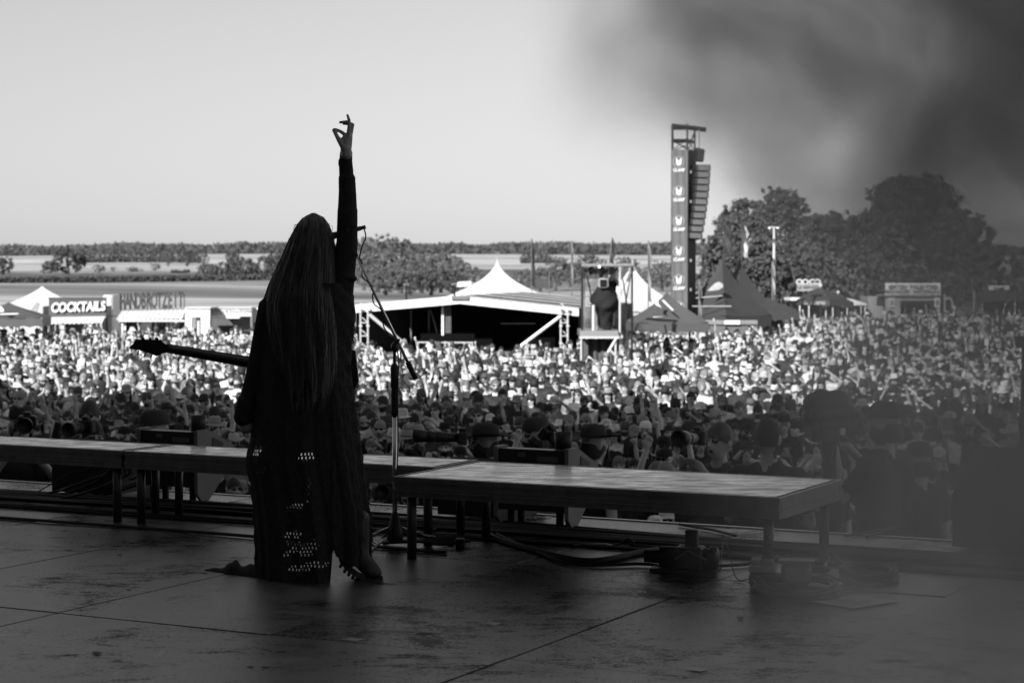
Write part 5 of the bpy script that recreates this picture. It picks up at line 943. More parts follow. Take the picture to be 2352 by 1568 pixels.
# cardigan: a hanging shell with real holes between the stitches
rows = [(650, 668, 792), (664, 642, 803), (680, 616, 812), (702, 602, 815), (740, 597, 817), (800, 598, 808), (860, 592, 806), (930, 584, 815), (990, 578, 822), (1050, 566, 830), (1100, 578, 836), (1150, 583, 842), (1200, 587, 850), (1250, 589, 852), (1300, 590, 850), (1322, 592, 848)]
ry = [r_[0] for r_ in rows]; rl = [r_[1] for r_ in rows]; rr = [r_[2] for r_ in rows]
holes = [(585, 1036, 17, 9, -.5), (693, 1048, 13, 9, -.2), (713, 1052, 8, 10, 0), (697, 990, 6, 14, .3), (675, 1169, 20, 10, -.3), (706, 1130, 5, 30, .1), (663, 1235, 26, 12, -.4), (712, 1259, 20, 14, -.5), (679, 1257, 17, 8, -.8), (711, 1300, 38, 8, -.15), (600, 1080, 12, 6, -.4), (650, 1275, 14, 6, -.4)]
def hem(x): return 1341 + 1 * math.sin(x * .13) if x < 759 else 1338 - 78 * min(1, (x - 759) / 6) if x < 765 else 1260 + 42 * min(1, (x - 765) / 38) ** .7 + 3 * math.sin(x * .4)
NU, NV = 190, 250
def cardf(a, b_, ret_px=False):
    th = math.radians(-24 + 228 * a); y = 650 + (1322 - 650) * b_; xl, xr = np.interp(y, ry, rl), np.interp(y, ry, rr); q = b_ ** 1.3
    fold = 1 + q * (.07 * math.sin(th * 8 + b_ * 2.2) + .045 * math.sin(th * 19 + 1.3 + b_ * 4) + .02 * math.sin(th * 41 + b_ * 9)); cx, hw = (xl + xr) / 2, (xr - xl) / 2 * (1 + .4 * (fold - 1))
    x = cx + hw * math.cos(th); hd = (.15 + .05 * b_) * fold; 
    hm = hem(x); yy = 650 + (hm - 650) * b_
    jx = 1.1 * math.sin(b_ * 90 + a * 40); return (x + jx, yy, -hd * math.sin(th)) if ret_px else Lp(x + jx, yy, -hd * math.sin(th) + .02)
def skipc(i, j):
    if j % 3 == 2 or (i + j // 3) % 3 or ((i * 7919 + (j // 3) * 104729) % 11) < 1: return False
    x, y, d_ = cardf((i + .5) / NU, (j + .5) / NV, True)
    if d_ > -.03: return False
    for hx, hy, ra, rb, an in holes:
        dx, dy = x - hx, y - hy; u = dx * math.cos(an) + dy * math.sin(an); w = -dx * math.sin(an) + dy * math.cos(an)
        if (u / ra) ** 2 + (w / rb) ** 2 < 1.45 + .25 * math.sin(i * 1.7 + j): return True
    return False
mb = MB(); mb.grid(cardf, NU, NV, skipc); card = mb.build('long_cardigan', knit, singer, True)
fr = MB()
for k in range(230):
    a = random.choice([random.uniform(.15, .85), random.uniform(.0, .2), random.uniform(.0, .2)]); b_ = random.uniform(.85, 1) if a > .2 else random.uniform(.15, 1); p = Vector(cardf(a, b_)); fr.tube([p, p + Vector((random.uniform(-.008, .012), random.uniform(-.006, .006), -.012 if b_ > .99 else -.006)), p + Vector((random.uniform(-.012, .02), random.uniform(-.01, .01), -random.uniform(.008, .024)))], .0016, 4)
tag(fr.build('fringe', knit, card), kind='stuff')
tw_ = MB()
def trail(a, b_):
    x = 470 + 135 * a; h = np.interp(x, [470, 485, 515, 530, 540, 552, 575, 605], [.004, .012, .018, .05, .062, .03, .04, .05]); w = np.interp(x, [470, 490, 540, 605], [.012, .035, .07, .12]); th = math.pi * b_
    p = on(x, 1309 + 9 * a); return tuple(Vector((p.x, p.y - w * math.cos(th), max(.003, h * math.sin(th) * (1 + .12 * math.sin(a * 31 + b_ * 5))))) - P0)
tw_.grid(trail, 40, 12); tw_.build('trailing_hem', knit, singer, True)
# boots
def boot(pts, toe, nm='boot'):
    Vb, Fb, tb_, Cb = blob(pts, .009, 3); o = place(nm, np_mesh(nm, Vb, Fb, tb_, {'leather': mat('boot_leather', .028, .42, bump=.2, bscale=80), 'sole': rubber}), singer); return o
bt_ = boot([('leather', 'c', Lp(822, 1195, -.03), Lp(822, 1262, -.04), .06, .056), ('leather', 'c', Lp(815, 1268, -.04), Lp(852, 1308, -.07), .052, .042), ('leather', 'b', Lp(800, 1278, -.03), (.048, .045, .05)), ('leather', 'b', Lp(858, 1315, -.08), (.042, .045, .03))], None)
so = MB(); sp2 = [(776, 1270), (780, 1290), (794, 1308), (812, 1322), (834, 1332), (858, 1335), (877, 1333), (880, 1322), (868, 1322), (846, 1321), (824, 1313), (804, 1299), (790, 1282)]; n2_ = len(sp2)
so.add([Lp(x, y, -.1) for x, y in sp2] + [Lp(x, y, .0) for x, y in sp2], [tuple(range(n2_)), tuple(range(2 * n2_ - 1, n2_ - 1, -1))] + [(q, n2_ + q, n2_ + (q + 1) % n2_, (q + 1) % n2_) for q in range(n2_)]); so.build('sole', mat('worn_sole', .05, .6), bt_)
boot([('leather', 'c', Lp(627, 1225, .05), Lp(627, 1295, .05), .056, .054), ('leather', 'c', Lp(627, 1295, .05), Lp(622, 1306, .16), .05, .042), ('sole', 'c', Lp(627, 1311, .04), Lp(622, 1311, .18), .04, .036)], None)
tr_ = MB()
for k in range(11): q = k / 10; x_ = 784 + 92 * q; p = Vector(Lp(x_, np.interp(x_, [780, 794, 812, 834, 858, 877], [1291, 1309, 1323, 1333, 1336, 1334]), -.06)); tr_.box(p, (.011, .11, .013), None)
tr_.build('sole_tread', rubber, bt_)
# hair: falling shell and separate strands
hy_ = [489, 498, 515, 545, 600, 650, 700, 760, 820, 880, 935]; hl_ = [716, 698, 684, 668, 646, 622, 606, 610, 622, 636, 650]; hr_ = [724, 742, 754, 764, 771, 777, 783, 787, 786, 780, 762]
hairm = bpy.data.materials.new('long_fair_hair'); hairm.use_nodes = True; t = hairm.node_tree; b = t.nodes['Principled BSDF']; L = t.links.new
tc = t.nodes.new('ShaderNodeTexCoord'); mp = t.nodes.new('ShaderNodeMapping'); mp.inputs['Scale'].default_value = (160, 40, 2.5); L(tc.outputs['Object'], mp.inputs[0]); n1 = t.nodes.new('ShaderNodeTexNoise'); n1.inputs['Scale'].default_value = 1; n1.inputs['Detail'].default_value = 4; L(mp.outputs[0], n1.inputs[0])
mr = t.nodes.new('ShaderNodeMapRange'); mr.inputs[1].default_value = .3; mr.inputs[2].default_value = .7; mr.inputs[3].default_value = .035; mr.inputs[4].default_value = .15; L(n1.outputs['Fac'], mr.inputs[0]); L(mr.outputs[0], b.inputs['Base Color']); b.inputs['Roughness'].default_value = .42
bpn = t.nodes.new('ShaderNodeBump'); bpn.inputs['Strength'].default_value = .5; bpn.inputs['Distance'].default_value = .004; L(n1.outputs['Fac'], bpn.inputs['Height']); L(bpn.outputs[0], b.inputs['Normal'])
def hairf(a, y, out=0.0):
    th = math.radians(-15 + 210 * a); xl, xr = np.interp(y, hy_, hl_), np.interp(y, hy_, hr_); q = (y - 493) / 440; hd = np.interp(y, [489, 510, 560, 640, 680, 720, 935], [.015, .07, .125, .165, .2, .215, .225])
    wv = 1 + .02 * math.sin(th * 17 + y * .01) + out; return Lp((xl + xr) / 2 + (xr - xl) / 2 * math.cos(th) * wv, y, -hd * math.sin(th) * wv + .03)
hb = MB(); hb.grid(lambda a, b_: hairf(a, 489 + (898 + 22 * math.sin(a * 21) + 18 * math.sin(a * 47) - 489) * b_ ** 1.35), 56, 40); hsh = hb.build('hair', hairm, singer, True)
hs = MB()
for k in range(760):
    a = random.random(); y1 = random.uniform(820, 945) if .15 < a < .9 else random.uniform(640, 860); y0 = random.uniform(493, 620); o_ = random.uniform(0, .05); ph = random.uniform(0, 6.28); da = random.uniform(-.05, .05)
    hs.tube([hairf(min(1, max(0, a + da * (i / 11) + random.choice((.006, .012, .02)) * math.sin(i * .55 + ph))), y0 + (y1 - y0) * i / 11, o_ + .01 * math.sin(i + ph)) for i in range(12)], [.0012] * 10 + [.001, .0004], 3, False)
for k in range(30):                                           # flyaway hairs round the crown
    x = 717 + random.uniform(-42, 42); y = 497 + abs(x - 717) * .55; hs.tube([Lp(x, y, -.02), Lp(x + (x - 717) * .1, y - random.uniform(0, 4), -.03), Lp(x + (x - 717) * .16 + random.uniform(-2, 2), y + random.uniform(6, 26), -.05)], .0009, 3, False)
tag(hs.build('hair_strand', hairm, hsh), kind='stuff')
# small pouch of cables on the belt and the bottle held low
bo = empty('drink_bottle', P0, 0, 'small bottle held low in the singer’s left hand', 'bottle'); a, b_ = Vector(Lp(578, 990, .05)), Vector(Lp(585, 940, .05)); ax = (b_ - a)
MB().tube([a, a + ax * .6, a + ax * .72, a + ax], [.02, .02, .009, .009], 12).build('body', mat('dull_bottle_glass', .15, .15), bo, True); MB().tube([a + ax, a + ax * 1.12], .011, 10).build('cap', white_paint, bo, True)
# guitar
def Gp(X, Y, d=0.0): return at((300 + X / 7.35) / 1.0629, (800 + Y / 7.35) / 1.0629, Yp + .2 + d)
gr = empty('electric_guitar', at(300, 800, Yp + .2), 0, 'black electric guitar, only neck and headstock showing at the singer’s left', 'guitar'); go = gr.location
hp = [(105, 365), (140, 325), (190, 280), (222, 208), (690, 215), (722, 265), (770, 295), (830, 292), (850, 450), (780, 447), (690, 465), (650, 490), (605, 510), (500, 468), (300, 402), (140, 382)]
mb = MB(); n = len(hp); f = [Gp(*q) for q in hp]; mb.add(f + [p_ + Vector((0, .016, 0)) for p_ in f], [tuple(range(n - 1, -1, -1)), tuple(range(n, 2 * n))] + [(i, (i + 1) % n, n + (i + 1) % n, n + i) for i in range(n)]); hst = bp(mb, 'headstock', mat('black_lacquer', .012, .3), gr)
na, nb = Gp(800, 372), Gp(2850, 722, .06); nk = MB(); nk.tube([na, na.lerp(nb, .35), na.lerp(nb, .7), nb], [.022, .0245, .0265, .03], 14, flat=.75); bp(nk, 'neck', mat('black_lacquer', .012, .3), gr, True)
fbm = MB(); ax = (nb - na).normalized(); up = Vector((0, 1, 0)).cross(ax).normalized(); fbm.add([na + up * .0215 + Vector((0, .012, 0)), na - up * .0215 + Vector((0, .012, 0)), nb - up * .029 + Vector((0, .016, 0)), nb + up * .029 + Vector((0, .016, 0)), na + up * .0215 + Vector((0, .022, 0)), na - up * .0215 + Vector((0, .022, 0)), nb - up * .029 + Vector((0, .026, 0)), nb + up * .029 + Vector((0, .026, 0))], [(0, 1, 2, 3), (7, 6, 5, 4), (0, 4, 5, 1), (1, 5, 6, 2), (2, 6, 7, 3), (3, 7, 4, 0)]); bp(fbm, 'fretboard', wood_dark, gr)
for X in (360, 490, 607): tp_ = bp(MB().tube([Gp(X, 225, .008), Gp(X, 195, .008)], .0032, 6), 'tuner_post', black, gr, under=hst); bp(MB().ball(Gp(X, 197, .008), (.0092 if X != 490 else .006, .006, .0075), 10, 6), 'tuner_knob', black, gr, True, under=hst)
for a, b_ in (((285, 405), (266, 478)), ((405, 440), (384, 512)), ((520, 480), (496, 552))): bp(MB().tube([Gp(*a, .008), Gp(*b_, .008)], [.003, .0042], 6), 'tuner_knob', black, gr, True, under=hst)
bd = MB(); o_ = nb; bdp = [(-.06, .05), (-.16, .14), (-.1, .17), (.02, .12), (.2, .17), (.34, .12), (.37, 0), (.33, -.14), (.2, -.17), (.04, -.11), (-.08, -.15), (-.12, -.1), (-.05, -.04)]; bd.prism([(p_[0], p_[1]) for p_ in bdp], o_ + Vector((0, .02, 0)), ax, up, (0, .045, 0)); bp(bd, 'guitar_body', mat('black_lacquer', .012, .3), gr)
sp_ = MB(); sp_.tube(spline([o_ + ax * .35, Vector(Lp(760, 800, .2)) + P0, Vector(Lp(700, 720, .2)) + P0, o_ - ax * .1 + up * .15], 5), .02, 6, flat=.15); bp(sp_, 'strap', cloth_blk, gr)

# ------------------------------------------------------------------ the crowd
def facing(x, y, jit=.4): return math.atan2(-1.0 - x, -(9 - y)) * 0 + math.atan2(x + .9, y - 9) * -1.0 + random.uniform(-jit, jit)
def in_footprint(X, Y):
    x, _ = px_of((X, Y, -1))
    if 812 < x < 1332 and Y > 62.8: return True
    if 1326 < x < 1460 and 55 < Y < 59: return True
    if x < 250 and Y > 78.5: return True
    if 250 <= x < 620 and Y > 78.8: return True
    if 1530 < x < 1600 and 75 < Y < 78: return True
    if 1590 < x < 1750 and Y > 75: return True
    if 1460 < x < 1600 and Y > 80: return True
    if 1750 <= x and Y > (89 if 1850 < x < 1900 else 91.5): return True
    return False
pts = []
def scatter(y0, y1, dens):
    Y = y0
    while Y < y1:
        step = 1 / math.sqrt(dens) * .92; wdt = Y * .262; X = -wdt - random.random() * step
        while X < wdt:
            x_, y_ = X + random.uniform(-.27, .27) * step * 1.3, Y + random.uniform(-.42, .42) * step
            gap = math.sin(x_ * 1.3 + y_ * .7) + math.sin(x_ * .55 - y_ * .9 + 2) + math.sin(x_ * 2.3 + y_ * 1.9)
            if not in_footprint(x_, y_) and not (gap > 1.35 and random.random() < .7): pts.append((x_, y_))
            X += step * random.uniform(.8, 1.25)
        Y += step
scatter(18.6, 46, 1.7); scatter(46, 64, 1.55); scatter(64, 92, 1.15)
pts.sort(key=lambda p: p[1])
HATS = ['cap'] * 6 + ['bucket'] * 2 + ['straw'] * 2 + ['brim', 'backcap', 'backcap'] + ['short'] * 7 + ['long'] * 3
def who():
    bi = random.choice((0, 0, 1, 1, 2)); pose = random.choices(range(6), (66, 7, 2, 13, 7, 5))[0]; hw = random.choice(HATS)
    if bi == 2 and random.random() < .5: hw = random.choice(('long', 'long', 'straw', 'bucket'))
    shirt = random.choices((.018, .03, .06, .2, .5, .75), (40, 24, 10, 7, 8, 12))[0] * random.uniform(.85, 1.15); hat = random.choices((.02, .08, .3, .7), (54, 22, 13, 11))[0]
    if hw in ('straw', 'bucket') and random.random() < .4: hat = random.uniform(.4, .75)
    return dict(bi=bi, pose=pose, hw=hw, shirt=min(shirt, .8), hat=hat, skin=random.uniform(.42, .66), tr=random.choice((.03, .05, .12, .25)), hair=random.choice((.02, .03, .06, .14, .22)), gl=random.random() < .55, sc=random.uniform(.88, 1.09))
TONE = lambda v: 'black' if v < .05 else 'dark grey' if v < .14 else 'mid grey' if v < .35 else 'pale'
HW = {'cap': 'peaked cap', 'backcap': 'cap worn backwards', 'bucket': 'bucket hat', 'straw': 'rolled-brim hat', 'brim': 'wide flat-brimmed hat', 'short': 'short hair', 'long': 'long hair'}
PO = ['', ' one arm raised', ' both arms raised', ' shading the eyes', ' hands up at the face', ' arms folded']
def zone(x): return 'left of the guitar neck' if x < 290 else 'below the guitar neck' if x < 575 else 'just left of the singer' if x < 700 else 'behind the singer' if x < 830 else 'right of the microphone stand' if x < 1010 else 'below the open mixing tent' if x < 1190 else 'below the camera scaffold' if x < 1480 else 'below the loudspeaker tower' if x < 1680 else 'below the star tents' if x < 1830 else 'in the thin smoke' if x < 2080 else 'in the thick smoke'
labels_used = {}
def mk_person(X, Y, w, rz=None, z=None, label=None, group='people in the crowd', cat='person'):
    V, Fc, tg, me = PROTO[(w['bi'], w['pose'])]; zz_ = float(ground_z(X, Y)) if z is None else z
    o = place('person', me, None, (X, Y, zz_), (0, 0, facing(X, Y) if rz is None else rz), (w['sc'],) * 3); o.color = (w['shirt'], w['skin'], w['tr'], w['hair'])
    h = place({'short': 'hair', 'long': 'hair'}.get(w['hw'], 'hat'), HATMESH[w['hw']], o); h.color = (w['hat'], w['hat'], w['hat'], w['hair'])
    if w['hw'] not in ('short', 'long') and w.get('under', True):
        h2 = place('hair', HATMESH['long' if (w['bi'] == 2 or w['hair'] > .1) else 'short'], o, (0, .002, -.012), None, (.97, .97, .97)); h2.color = h.color
    if w['gl']: place('sunglasses', GLASSMESH, o)
    if label is None:
        x, _ = px_of((X, Y, -1)); d_ = 'near the stage' if Y < 21.5 else 'a few rows back' if Y < 25 else 'deeper in the shaded crowd'
        hat = (TONE(w['hat']) + ' ' if w['hw'] not in ('short', 'long') else ('dark ' if w['hair'] < .1 else 'fair ')) + HW[w['hw']]
        label = f"person in {TONE(w['shirt'])} shirt and {hat}{' and sunglasses' if w['gl'] else ''}{',' + PO[w['pose']] if w['pose'] else ''}, {zone(x)}"
        if labels_used.get(label): label = label.replace('person', {0: 'slim person', 1: 'stout bearded person', 2: 'small person'}[w['bi']], 1)
        if labels_used.get(label) and len(label.split()) < 15: label += ', ' + d_.split(' ')[0] + (' the stage' if d_.startswith('near') else ' few rows back' if d_.startswith('a ') else ' in crowd')
        label = ' '.join(label.split()[:16])
    labels_used[label] = labels_used.get(label, 0) + 1
    return tag(o, label, cat, group)
N_OBJ = 278; individuals = [p for p in pts if p[1] < 60][:N_OBJ]; rest = pts[N_OBJ:]
individuals = [p for p in pts[:N_OBJ]]
for X, Y in individuals: mk_person(X, Y, who())
# a few raised arms and held things that stand out in the front of the crowd
for x, Y, pose, lb in ((1232, 22.5, 2, 'person with both arms stretched high in front of the open mixing tent'), (1530, 21.5, 2, 'person with arms raised high left of the white-lens photographer'), (40, 20.2, 1, 'person at the left edge holding a shoe up high'), (88, 21.0, 1, 'person holding up a canvas shoe near the left photographers')):
    p = at(x, 900, Y); w = who(); w.update(pose=pose, sc=1.12, shirt=.03, hw='short', gl=False, bi=0); o = mk_person(p.x, Y, w, 0.0, label=lb)
    if pose == 1:
        sh = empty('raised_shoe', (p.x + .22, Y - .16, o.location.z + 2.28), 0, 'dark boot held upside down above the crowd at the left edge' if x < 60 else 'dark canvas shoe held up sole outwards above the crowd', 'shoe', 'shoes held up'); sh.rotation_euler = (.2, .35 if x > 60 else -.5, .3)
        Vs, Fs, ts, Cs = blob([('u', 'c', (0, 0, -.1), (0, .0, .06), .042, .045), ('u', 'c', (0, 0, .06), (-.02, 0, .16), .045, .03), ('u', 'c', (0, 0, -.1), (.07, 0, -.1), .042, .04)], .012, 2, .5)
        place('upper', np_mesh('shoe_upper', Vs, Fs, ts, {'u': black}), sh); MB().prism([(-.055, -.14), (-.06, .02), (-.075, .17), (-.05, .19), (-.03, .17), (-.035, -.14)], (0, -.035, 0), (1, 0, 0), (0, 0, 1), (0, .07, 0)).build('sole', rubber, sh)
p = at(1401, 700, Yc + .95); w = who(); w.update(pose=4, shirt=.02, hw='cap', hat=.02, bi=0, sc=.98, gl=False); mk_person(p.x, Yc + .95, w, .2, op_z, 'camera operator in dark clothes behind the covered camera on the scaffold', 'press pit crew')
# everyone farther back: one mass
LODM, LOD = {}, {}
for key in PROTO:
    ar = (key[1], (1.0, 1.14, .9)[key[0]]); ex = ((.55, .6, .3)[key[0]], key[0] == 1, key[0] != 1)
    LODM[key] = person_shape(*ar, .018, .055, *ex); LOD[key] = person_shape(*ar, .03, .055, *ex)
print('lod', np.mean([len(v[1]) for v in LODM.values()]), np.mean([len(v[1]) for v in LOD.values()]), np.mean([len(v[1]) for v in PROTO.values()]))
TAGI = {'shirt': 0, 'skin': 1, 'trousers': 2, 'hair': 3, 'shoe': 4, 'eye': 5, 'hat': 6, 'glass': 7}
def tri(Fs):
    R_ = []
    src = []
    for i, f in enumerate(Fs):
        for k in range(1, len(f) - 1): R_.append((f[0], f[k], f[k + 1])); src.append(i)
    return np.array(R_), np.array(src)
PACK = {}
def pack(key, hw, gl, lod):
    k = (key, hw, gl, lod)
    if k not in PACK:
        V, Fs, tg = (LODM if lod else LOD)[key]; T, s_ = tri(Fs); VV = [np.array(V)]; TT = [T]; GG = [np.array([TAGI[x] for x in tg])[s_]]; off = len(V)
        for nm, tn in ((hw, 3 if hw in ('short', 'long') else 6),) + ((('long' if key[0] == 2 else 'short'), 3),) * (lod and hw not in ('short', 'long')):
            b_ = (HEADWEAR if lod else HEADWEAR_FAR)[nm]; t_, _ = tri(b_.f); VV.append(np.array(b_.v) - (0, 0, .012 if (tn == 3 and hw not in ('short', 'long')) else 0)); TT.append(t_ + off); GG.append(np.full(len(t_), tn)); off += len(b_.v)
        if gl: t_, _ = tri(GLASS.f); VV.append(np.array(GLASS.v)); TT.append(t_ + off); GG.append(np.full(len(t_), 7)); off += len(GLASS.v)
        PACK[k] = (np.concatenate(VV), np.concatenate(TT), np.concatenate(GG))
    return PACK[k]
AV, AT, AG = [], [], []; off = 0
for X, Y in rest:
    w = who(); lod = Y < 44; w['gl'] = w['gl'] and Y < 60; V, T, G_ = pack((w['bi'], w['pose']), w['hw'], w['gl'], lod); a = facing(X, Y); c_, s_ = math.cos(a), math.sin(a)
    V = V * w['sc']; V = np.c_[V[:, 0] * c_ - V[:, 1] * s_ + X, V[:, 0] * s_ + V[:, 1] * c_ + Y, V[:, 2] + float(ground_z(X, Y))]
    tb = np.array([w['shirt'], w['skin'], w['tr'], w['hair'], .03, .04, w['hat'], .012]); AV.append(V); AT.append(T + off); AG.append(tb[G_]); off += len(V)
AV, AT, AG = np.concatenate(AV), np.concatenate(AT), np.concatenate(AG)
me = bpy.data.meshes.new('crowd'); me.vertices.add(len(AV)); me.vertices.foreach_set('co', AV.ravel()); nT = len(AT); me.loops.add(nT * 3); me.loops.foreach_set('vertex_index', AT.ravel()); me.polygons.add(nT); me.polygons.foreach_set('loop_start', np.arange(0, nT * 3, 3)); me.polygons.foreach_set('loop_total', np.full(nT, 3)); me.polygons.foreach_set('use_smooth', np.ones(nT, bool))
at_ = me.attributes.new('tone', 'FLOAT', 'FACE'); at_.data.foreach_set('value', AG.astype(np.float32)); me.update(); me.validate()
cm = bpy.data.materials.new('crowd_clothes_and_skin'); cm.use_nodes = True; t = cm.node_tree; a = t.nodes.new('ShaderNodeAttribute'); a.attribute_name = 'tone'; n1 = t.nodes.new('ShaderNodeTexNoise'); n1.inputs['Scale'].default_value = 9; geo = t.nodes.new('ShaderNodeNewGeometry'); t.links.new(geo.outputs['Position'], n1.inputs[0]); mr = t.nodes.new('ShaderNodeMapRange'); mr.inputs[1].default_value = .3; mr.inputs[2].default_value = .7; mr.inputs[3].default_value = .6; mr.inputs[4].default_value = 1.35; t.links.new(n1.outputs['Fac'], mr.inputs[0])
t.links.new(math_n(cm, 'MULTIPLY', a.outputs['Fac'], mr.outputs[0]), t.nodes['Principled BSDF'].inputs['Base Color']); t.nodes['Principled BSDF'].inputs['Roughness'].default_value = .75; me.materials.append(cm)
crowd = place('crowd', me); tag(crowd, 'dense sunlit festival crowd filling the field beyond the front rows', 'crowd', kind='stuff')
print('time', time.time() - T0, 'crowd', len(individuals), len(rest), 'tris', nT)

# ------------------------------------------------------------------ photographers and camera crew in the press pit
WALK = GZ + 1.0
def pit(x, ytop, Y, rz, pose, hw, label, shirt=.03, hat=.05, bi=0, hair=.04, skin=.46, gl=False, under=True, beard=None):
    """head top at picture row ytop, standing on the pit walkway; the figure is scaled to reach it"""
    p = at(x, ytop, Y); w = dict(bi=bi, pose=pose, hw=hw, shirt=shirt, hat=hat, skin=skin, tr=.03, hair=hair, gl=gl, sc=1.0, under=under); topz = {'short': 1.775, 'long': 1.775, 'cap': 1.785, 'backcap': 1.785}.get(hw, 1.8)
    w['sc'] = max(.84, min(1.16, (p.z - WALK) / topz)); o = mk_person(p.x, Y, w, rz, p.z - topz * w['sc'], label, 'press pit crew'); return o
def stills_camera(p, direction, ln, label, m=None, rad=.042):
    d_ = Vector(direction).normalized(); r_ = empty('stills_camera', p, 0, label, 'camera', 'cameras of the pit photographers'); M_ = d_.to_track_quat('Y', 'Z').to_matrix().to_4x4()
    mb = MB(M_); mb.box((0, -.03, 0), (.14, .07, .1), None, .012); cbd = mb.build('camera_body', black, r_); mb = MB(M_); mb.box((0, -.03, .062), (.06, .06, .035), None, .01); mb.build('prism_housing', black, cbd)
    Ml = M_ @ Matrix.Rotation(-math.pi / 2, 4, 'X'); lnb = MB(Ml).lathe([(.033, 0), (.036, ln * .25), (.04, ln * .3), (.04, ln * .55), (rad, ln * .6), (rad, ln * .7)], 18).build('lens_barrel', m or black, r_, True)
    MB(Ml).lathe([(rad, ln * .7), (rad * 1.12, ln), (rad * 1.06, ln), (rad * .9, ln * .75)], 18).build('lens_hood', black, lnb, True); MB(Ml).lathe([(rad * .9, ln * .73), (rad * .5, ln * .745), (.001, ln * .75)], 18).build('front_glass', glassy, lnb, True)
    MB(Ml).lathe([(.0405, ln * .38), (.042, ln * .4), (.042, ln * .46), (.0405, ln * .48)], 18).build('zoom_ring', rubber, lnb, True); return r_
pit(48, 925, 15.6, .25, 4, 'brim', 'photographer in black beanie-like hat raising a camera at the far left', hat=.045)
stills_camera(at(62, 970, 15.15), (.15, -1, -.05), .22, 'camera with big lens pointed at the stage at the far left', rad=.055)
pit(205, 918, 17.4, -.1, 0, 'short', 'balding man with sunglasses behind the left photographers', gl=True, hair=.06, skin=.42, bi=1)
pit(212, 962, 15.3, .5, 4, 'short', 'photographer with slicked dark hair bending to his camera', hair=.02)
stills_camera(at(193, 980, 14.9), (-.45, -1, -.05), .2, 'short black camera of the slick-haired photographer', rad=.05)
pit(352, 938, 14.9, -1.25, 0, 'cap', 'man in black peaked cap in profile beside the left effect machine', bi=0, skin=.32)
pit(948, 968, 15.6, -.35, 0, 'brim', 'man in pale felt hat with band behind the microphone stand', hat=.3, bi=1, skin=.36)
o = MB().lathe([(.089, 1.70), (.09, 1.705), (.0885, 1.735), (.086, 1.74)], 20, None, 1, 1.2).build('hat_band', mat('pale_band', .5, .8), bpy.data.objects[sorted([q.name for q in bpy.data.objects if q.get('label', '').startswith('man in pale felt')])[0]]); 
pit(1112, 966, 15.2, -1.45, 4, 'brim', 'photographer in black bush hat aiming a long lens to the left', hat=.045, skin=.3, bi=1)
stills_camera(at(1052, 1005, 15.0), (-1, -.12, .06), .34, 'long black telephoto lens held sideways by the bush hat photographer', rad=.046)
pit(1228, 955, 15.4, -1.0, 5, 'backcap', 'bearded man with backward cap looking down to the left', hat=.05, bi=1, skin=.4)
stills_camera(at(1262, 1000, 15.0), (.6, -.4, -.6), .18, 'camera held low by the man with the backward cap')
pit(1365, 968, 15.0, 2.2, 0, 'brim', 'person in dark bush hat with drooping brim turned away at the right effect machine', hat=.05, bi=0)
pit(1652, 968, 14.6, -.75, 4, 'short', 'bare-shouldered photographer with hair tied back holding a pale lens', shirt=.08, bi=2, hair=.08, skin=.42)
stills_camera(at(1598, 1005, 14.3), (-.75, -1, .04), .24, 'large pale telephoto lens pointing at the stage in the smoke', m=mat('pale_lens_paint', .5, .4), rad=.056)
pit(1766, 958, 14.0, 2.6, 5, 'short', 'dark-haired person with back turned in the smoke', hair=.02, bi=1)
pit(2032, 918, 13.6, -2.3, 4, 'cap', 'camera operator in dark cap hunched over the broadcast camera', bi=1, hat=.05)
pit(2110, 1012, 14.2, -2.6, 5, 'cap', 'crew member in dark cap low in the smoke right of the operator', hat=.05)
pit(1888, 1040, 15.5, .2, 0, 'cap', 'person with pale cap below the broadcast camera', hat=.5)
o = pit(872, 1112, 15.6, -.1, 4, 'cap', 'crouching photographer seen under the platform right of the singer', hat=.05); o.location.z -= .0
stills_camera(at(878, 1132, 15.2), (.05, -1, .15), .2, 'camera lens pointing up from under the platform', rad=.05)
# broadcast camera on pedestal
r = empty('broadcast_camera', Vector((at(1905, 930, 13.4).x, 13.4, WALK)), 0, 'large hooded broadcast camera on a pedestal in the smoke at the right', 'broadcast camera'); c0 = at(1905, 928, 13.4) - r.location
M_ = Matrix.Translation(c0) @ Matrix.Rotation(.25, 4, 'Z')
Vh, Fh, th_, Ch = blob([('h', 'c', (-.1, 0, .0), (.06, 0, .01), .09, .095), ('h', 'c', (-.13, -.1, -.06), (.1, -.1, -.05), .05, .05), ('h', 'c', (-.13, .1, -.06), (.1, .1, -.05), .05, .05), ('h', 'c', (.06, 0, 0), (.2, 0, -.07), .08, .03), ('h', 'c', (-.12, 0, -.08), (-.06, 0, .04), .08, .07)], .012, 3)
hd = place('rain_hood', np_mesh('rain_hood', Vh, Fh, th_, {'h': black}), r); hd.matrix_local = M_
mb = MB(M_); mb.box((-.02, 0, -.12), (.22, .3, .06), None, .01); mb.build('camera_body', dkmetal, r); mb = MB(M_); mb.box((-.05, -.02, -.2), (.2, .12, .1), None, .02); mb.build('pan_head', black, r)
MB(M_ @ Matrix.Translation((0, 0, -.25))).tube([(0, 0, 0), (0, 0, -.9)], [.05, .07], 12).build('pedestal_column', black, r, True); MB(M_).tube([(.05, 0, -.2), (.25, .15, -.28)], .012, 8).build('pan_bar', black, r)
for k in range(3): a = k * 2.09; MB(M_ @ Matrix.Translation((0, 0, -1.0))).tube([(0, 0, .1), (.35 * math.cos(a), .35 * math.sin(a), -(c0.z - 1.0))], .02, 8).build('pedestal_leg', black, r)
MB(M_).tube(spline([(-.1, -.1, -.15), (-.12, -.15, -.3), (-.05, -.15, -.38), (.02, -.1, -.25), (.06, -.1, -.4)]), .008, 6).build('camera_cable', cable_mat, r, True)
